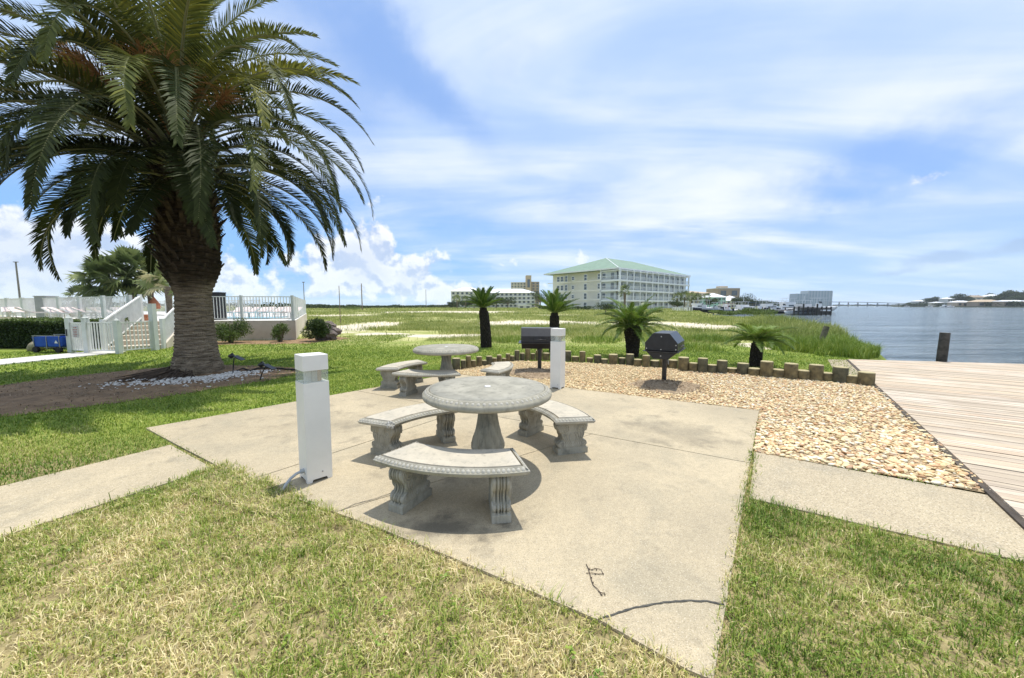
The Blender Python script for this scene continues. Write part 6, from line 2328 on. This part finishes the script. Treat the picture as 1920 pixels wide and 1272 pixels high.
# solid timber pier head
pr_ = empty('pier_head', (at(1489, 95), 95, 0)); tag(pr_, 'dark timber walled pier head at the outer end of the marina', 'pier')
Wp = at(1558, 95) - at(1489, 95)
m = MB(); m.box((Wp / 2, 2, 0.85), (Wp, 4, .25)); m.build('deck', MAT['dock_wood'], pr_)
m = MB(); m.box((Wp * .78, .1, -.1), (Wp * .44, .2, 1.6)); m.build('fender_wall', M('fender_wood', (0.10, .095, .085), .9, (.05, .047, .042), 1.5, world=True), pr_)
for k in range(9):
    m = MB(); m.tube([(Wp * k / 8, -.1, -1.6), (Wp * k / 8, -.1, 1.1 + (.8 if k in (2, 5) else .1))], .19, 8); m.build('pile', MAT['pile'], pr_)
m = MB(); m.box((Wp * .86, -.15, .25), (2.6, .1, .35)); m.build('bumper', MAT['hull_white'], pr_)


def boat(u, d, L, heading, kind, label, z=-1.0, hull='hull_white', top='trim', group='boats moored in the marina'):
    root = empty('motor_boat', (at(u, d), d, z), R(heading)); tag(root, label, 'boat', group)
    B = L * .30
    m = MB()
    S = 12
    vs, fs = [], []
    for i in range(S + 1):
        t = i / S
        x_ = (t - .5) * L
        bw = B / 2 * (1 - max(0, (t - .55) / .45) ** 2.2) * (.92 + .08 * min(1, t * 4))
        sh = L * .105 * (1 + .45 * t ** 2)
        kz = -.12 + max(0, (t - .75) / .25) ** 2 * sh * .7
        vs += [(x_, 0, kz - .05), (x_, bw * .62, kz + sh * .35), (x_ + .04 * L * t * t, bw, sh), (x_ + .04 * L * t * t, bw * .86, sh + .02), (x_ + .04 * L * t * t, -bw * .86, sh + .02), (x_ + .04 * L * t * t, -bw, sh), (x_, -bw * .62, kz + sh * .35)]
    for i in range(S):
        for k in range(7):
            fs.append((i * 7 + k, i * 7 + (k + 1) % 7, i * 7 + 7 + (k + 1) % 7, i * 7 + 7 + k))
    fs += [tuple(reversed(range(7))), tuple(range(S * 7, S * 7 + 7))]
    m.add(vs, fs, None, True)
    m.build('hull', MAT[hull], root)
    m = MB()
    for s_ in (1, -1): m.bar((-L * .48, s_ * B * .472, L * .088), (L * .12, s_ * B * .505, L * .098), .03, L * .018)
    m.build('stripe', MAT['hull_dark' if hull == 'hull_white' else 'trim'], root)
    sh = L * .12
    if kind == 'fly':
        m = MB(); m.prism([(-L * .22, -B * .36), (L * .16, -B * .34), (L * .27, 0), (L * .16, B * .34), (-L * .22, B * .36)], sh - .1, sh + L * .10); m.build('cabin', MAT['hull_white'], root, bevel=.08)
        m = MB(); m.prism([(-L * .15, -B * .365), (L * .155, -B * .35), (L * .255, 0), (L * .155, B * .35), (-L * .15, B * .365)], sh + L * .035, sh + L * .075); m.build('windscreen', MAT['glass'], root)
        m = MB(); m.prism([(-L * .25, -B * .34), (L * .06, -B * .30), (L * .12, 0), (L * .06, B * .30), (-L * .25, B * .34)], sh + L * .10, sh + L * .15); m.build('flybridge', MAT['hull_white'], root, bevel=.06)
        m = MB()
        for x_ in (-L * .2, L * .02):
            for s_ in (1, -1): m.bar((x_, s_ * B * .25, sh + L * .14), (x_ + .02 * L, s_ * B * .22, sh + L * .24), .06, .06)
        m.box((-L * .08, 0, sh + L * .245), (L * .30, B * .62, .08)); m.build('hardtop', MAT[top], root)
        m = MB(); m.tube([(-L * .08, 0, sh + L * .24), (-L * .08, 0, sh + L * .36)], .04, 6); m.build('antenna', MAT['trim'], root)
    else:
        m = MB(); m.box((0, 0, sh + L * .04), (L * .10, B * .3, L * .12)); m.build('console', MAT['hull_white'], root, bevel=.05)
        m = MB(); m.bar((L * .06, 0, sh + L * .09), (L * .03, 0, sh + L * .15), B * .3, .03); m.build('windscreen', MAT['glass'], root)
        m = MB()
        for x_ in (-L * .12, L * .08):
            for s_ in (1, -1): m.bar((x_, s_ * B * .28, sh), (x_, s_ * B * .24, sh + L * .235), .05, .05)
        m.box((-L * .02, 0, sh + L * .24), (L * .32, B * .66, .09)); m.build('t_top', MAT[top], root)
        for s_ in (.6, -.6):
            m = MB(); m.box((-L * .53, s_ * B * .22, sh * .9), (L * .06, .35, L * .10)); m.box((-L * .53, s_ * B * .22, sh * .2), (.2, .12, L * .12)); m.build('outboard_motor', MAT['hull_dark'], root, bevel=.05)
    return root


boat(1512, 99, 10.5, 8, 'fly', 'white cabin cruiser with flybridge and dark stripe at the timber pier head')
boat(1320, 96, 8.5, 175, 'open', 'dark hulled motor boat raised on a lift nearest the grassy shore', -.2, 'hull_dark')
boat(1343, 100, 7.5, 160, 'open', 'dark boat with white canopy beside the one on the lift', -.4, 'hull_dark')
boat(1312, 112, 9, 10, 'fly', 'white flybridge boat showing above the dark raised hull', -.3)
bl_ = [(1366, 118, 7, 20, 'open', 'hull_white', 'red_canvas', 'motor boat under a red canopy'), (1382, 122, 8, 170, 'open', 'hull_white', 'trim', 'small white boat just past the red canopied one'), (1398, 120, 8, 5, 'fly', 'hull_white', 'trim', 'white cabin boat midway along the marina, below the dark tree'),
       (1412, 133, 8, 0, 'open', 'hull_white', 'blue_canvas', 'white boat with navy canopy midway along the marina'), (1426, 118, 9, 185, 'open', 'hull_white', 'trim', 'open white boat moored above the wide shore bush'), (1442, 128, 9, 12, 'fly', 'hull_white', 'trim', 'white cabin boat with tall antenna toward the outer docks'),
       (1452, 116, 7, 175, 'open', 'hull_dark', 'trim', 'black hulled boat toward the outer docks'), (1468, 122, 9, 8, 'open', 'hull_white', 'trim', 'white open boat next to the cruiser at the pier head'), (1483, 132, 11, 4, 'fly', 'hull_white', 'trim', 'larger white cruiser partly behind the pier head boat'),
       (1354, 140, 9, 90, 'fly', 'hull_white', 'trim', 'white boat end on in front of the mint house'), (1535, 150, 12, 0, 'open', 'hull_white', 'trim', 'long low white boat beyond the timber pier head')]
for (u, d, L, hd, kd, hl, tp, lab) in bl_: boat(u, d, L * 1.25, hd, kd, lab, -1.0, hl, tp)

# ================================================================== FAR SHORE AND BRIDGE
far = [(at(1675, 640), 640), (at(1740, 560), 560), (at(1800, 500), 500), (at(1930, 440), 440), (at(2150, 380), 380), (1400, 700), (1500, 1600), (at(1690, 1500), 1500), (at(1668, 900), 900)]
m = MB(); m.prism(far, -2.0, .3)
MAT['far_land'] = M('far_land', (0.17, 0.17, 0.10), .95, (.12, .13, .07), .05, world=True)
tag(m.build('far_shore', MAT['far_land']), kind='structure')
m = MB()
hv, hf = [], []
NX, NY = 40, 12
for i in range(NX + 1):
    for j in range(NY + 1):
        u = 1690 + i / NX * 460
        d0_ = np.interp(u, [1690, 1740, 1800, 1930, 2150], [630, 560, 500, 440, 380]) + 15
        d_ = d0_ + j / NY * 160
        z_ = math.sin(min(1, j / NY * 1.6) * PI / 2) * (2 + 6.5 * min(1, max(0, (u - 1700) / 200))) * (1 + .25 * math.sin(u * .05)) if j < NY else -1
        hv.append((at(u, d_), d_, .2 + z_ * (0 if i == 0 else 1)))
for i in range(NX):
    for j in range(NY): hf.append((i * (NY + 1) + j, (i + 1) * (NY + 1) + j, (i + 1) * (NY + 1) + j + 1, i * (NY + 1) + j + 1))
m.add(hv, hf, None, True)
tag(m.build('far_hill', MAT['far_land']), kind='structure')


def fd(u): return float(np.interp(u, [1690, 1740, 1800, 1930, 2150], [630, 560, 500, 440, 380]))


# houses
for i, (u0, u1, vt, off, col, rc, rise, lab) in enumerate((
        (1722, 1740, 563, 40, 'white_wall', 'metal_white', 2, 'small white house at the low end of the far shore'), (1776, 1790, 558, 45, 'white_wall', 'metal_white', 2, 'white gabled house among dark trees on the far shore'),
        (1795, 1824, 564, 14, 'tan', 'metal_white', 2.2, 'boathouse with pale pyramid roof at the far waterline'), (1833, 1878, 562, 16, 'tan_dark', 'tan', 3.0, 'wide brown roofed pavilion at the far waterline'),
        (1882, 1930, 563, 20, 'tan_dark', 'metal_white', 1.6, 'long boathouse with white roof at the far waterline'), (1818, 1850, 554, 75, 'beige', 'tan_dark', 3, 'big beige house with brown roof up the far slope'),
        (1855, 1878, 552, 90, 'white_wall', 'metal_white', 3, 'white house near the crest of the far slope'), (1757, 1770, 566, 22, 'beige', 'metal_white', 1.5, 'little beige hut by the far waterline'))):
    d_ = fd((u0 + u1) / 2) + off
    block('waterside_house', u0, u1, vt, d_, 12, col, lab, 1 if off < 25 else 2, 3, 'hip', rc, 0, rise, 'house')
far_trees = [(1702, 40, 5, 6), (1715, 45, 6, 7), (1730, 50, 7, 9), (1745, 45, 8, 12), (1755, 40, 7, 13), (1768, 50, 6, 10), (1786, 60, 8, 12), (1800, 60, 9, 15), (1811, 60, 8, 13), (1822, 40, 7, 8), (1834, 95, 9, 12), (1846, 50, 8, 10), (1858, 60, 9, 11), (1868, 50, 9, 13), (1880, 60, 9, 15), (1890, 50, 9, 15), (1902, 60, 10, 18), (1914, 70, 11, 19), (1926, 60, 11, 18), (1940, 60, 11, 18), (1790, 85, 8, 13), (1850, 100, 9, 14), (1896, 100, 10, 18), (1908, 45, 8, 12)]
adj = ['low', 'rounded', 'spreading', 'tall', 'dense', 'ragged']
plc = ['at the tapering end of the far shore', 'above the small white house', 'between the far houses', 'over the pale boathouse roof', 'behind the wide brown pavilion', 'on the crest of the far hill']
for i, (u, off, r_, h_) in enumerate(far_trees):
    d_ = fd(u) + off
    z_ = hz(574, d_) * 0 + min(6, off * .05 * min(1, (u - 1690) / 120))
    leafy('shore_tree', (at(u, d_), d_), (r_ * 1.25, r_ * 1.1, h_ * 1.12), 900, .95, 'dark leafy tree %s' % plc[min(5, i // 4)], 'tree', 'dark trees %s' % plc[min(5, i // 4)], .25 + .12 * (i % 3), True, z_, 5, 'far_leaf')
treeline('far_treeline', [(at(1695, 640), 640, 4), (at(1760, 560), 560, 6), (at(1830, 500), 500, 7), (at(1930, 455), 455, 7)], 7000, 6, .9, .3)
boat(1700, 560, 9, 0, 'open', 'small white boat off the low end of the far shore', group='boats along the far shore')
boat(1772, 500, 12, 5, 'fly', 'white cruiser moored at the far shore below the dark trees', group='boats along the far shore')
boat(1782, 480, 11, 0, 'open', 'open white boat beside the far cruiser', group='boats along the far shore')
boat(1742, 520, 11, 0, 'open', 'white boat near the beige hut on the far shore', group='boats along the far shore')
# bridge
br = empty('bridge', (at(1540, 1000), 1000, 0)); tag(br, 'long low concrete road bridge on piers across the far water', 'bridge')
MAT['bridge'] = M('bridge_concrete', (0.30, 0.32, 0.33), .9, (.26, .28, .29), .05, world=True)
x1_ = at(1705, 880) - br.location.x
m = MB()
pz = lambda t: 10.5 - 5.0 * t ** 2
N_ = 9
for k in range(N_):
    t0_, t1_ = k / N_, (k + 1) / N_
    m.bar((x1_ * t0_, -120 * t0_, pz(t0_)), (x1_ * t1_ + .01, -120 * t1_, pz(t1_)), 10, 1.5)
m.build('deck', MAT['bridge'], br)
for k in range(N_ + 1):
    t0_ = k / N_
    m = MB(); m.box((x1_ * t0_, -120 * t0_, pz(t0_) / 2 - 1.5), (1.5, 2.5, pz(t0_) + .6)); m.build('pier', MAT['bridge'], br)
treeline('far_treeline', [(at(1562, 1600), 1600, 6), (at(1700, 1500), 1500, 7)], 2500, 8, 2.0, .3, base=-1)
m = MB(); m.prism([(at(1480, 1480), 1480), (at(1720, 1480), 1480), (at(1720, 1700), 1700), (at(1480, 1700), 1700)], -2, 0)
tag(m.build('far_land', MAT['far_land']), kind='structure')

# ================================================================== HAZE
hm = MB()
hm.box((0, 3800, 53.5), (12400, 8800, 113))
m, nt, bs = new_mat('haze')
nt.nodes.remove(bs)
pv = nt.nodes.new('ShaderNodeVolumePrincipled')
pv.inputs['Color'].default_value = (0.86, 0.92, 1.0, 1)
pv.inputs['Density'].default_value = 0.00011
pv.inputs['Anisotropy'].default_value = 0.2
lk(nt, pv.outputs[0], nt.nodes['Material Output'].inputs['Volume'])
tag(hm.build('haze', m), kind='stuff')
sc.cycles.volume_bounces = 1
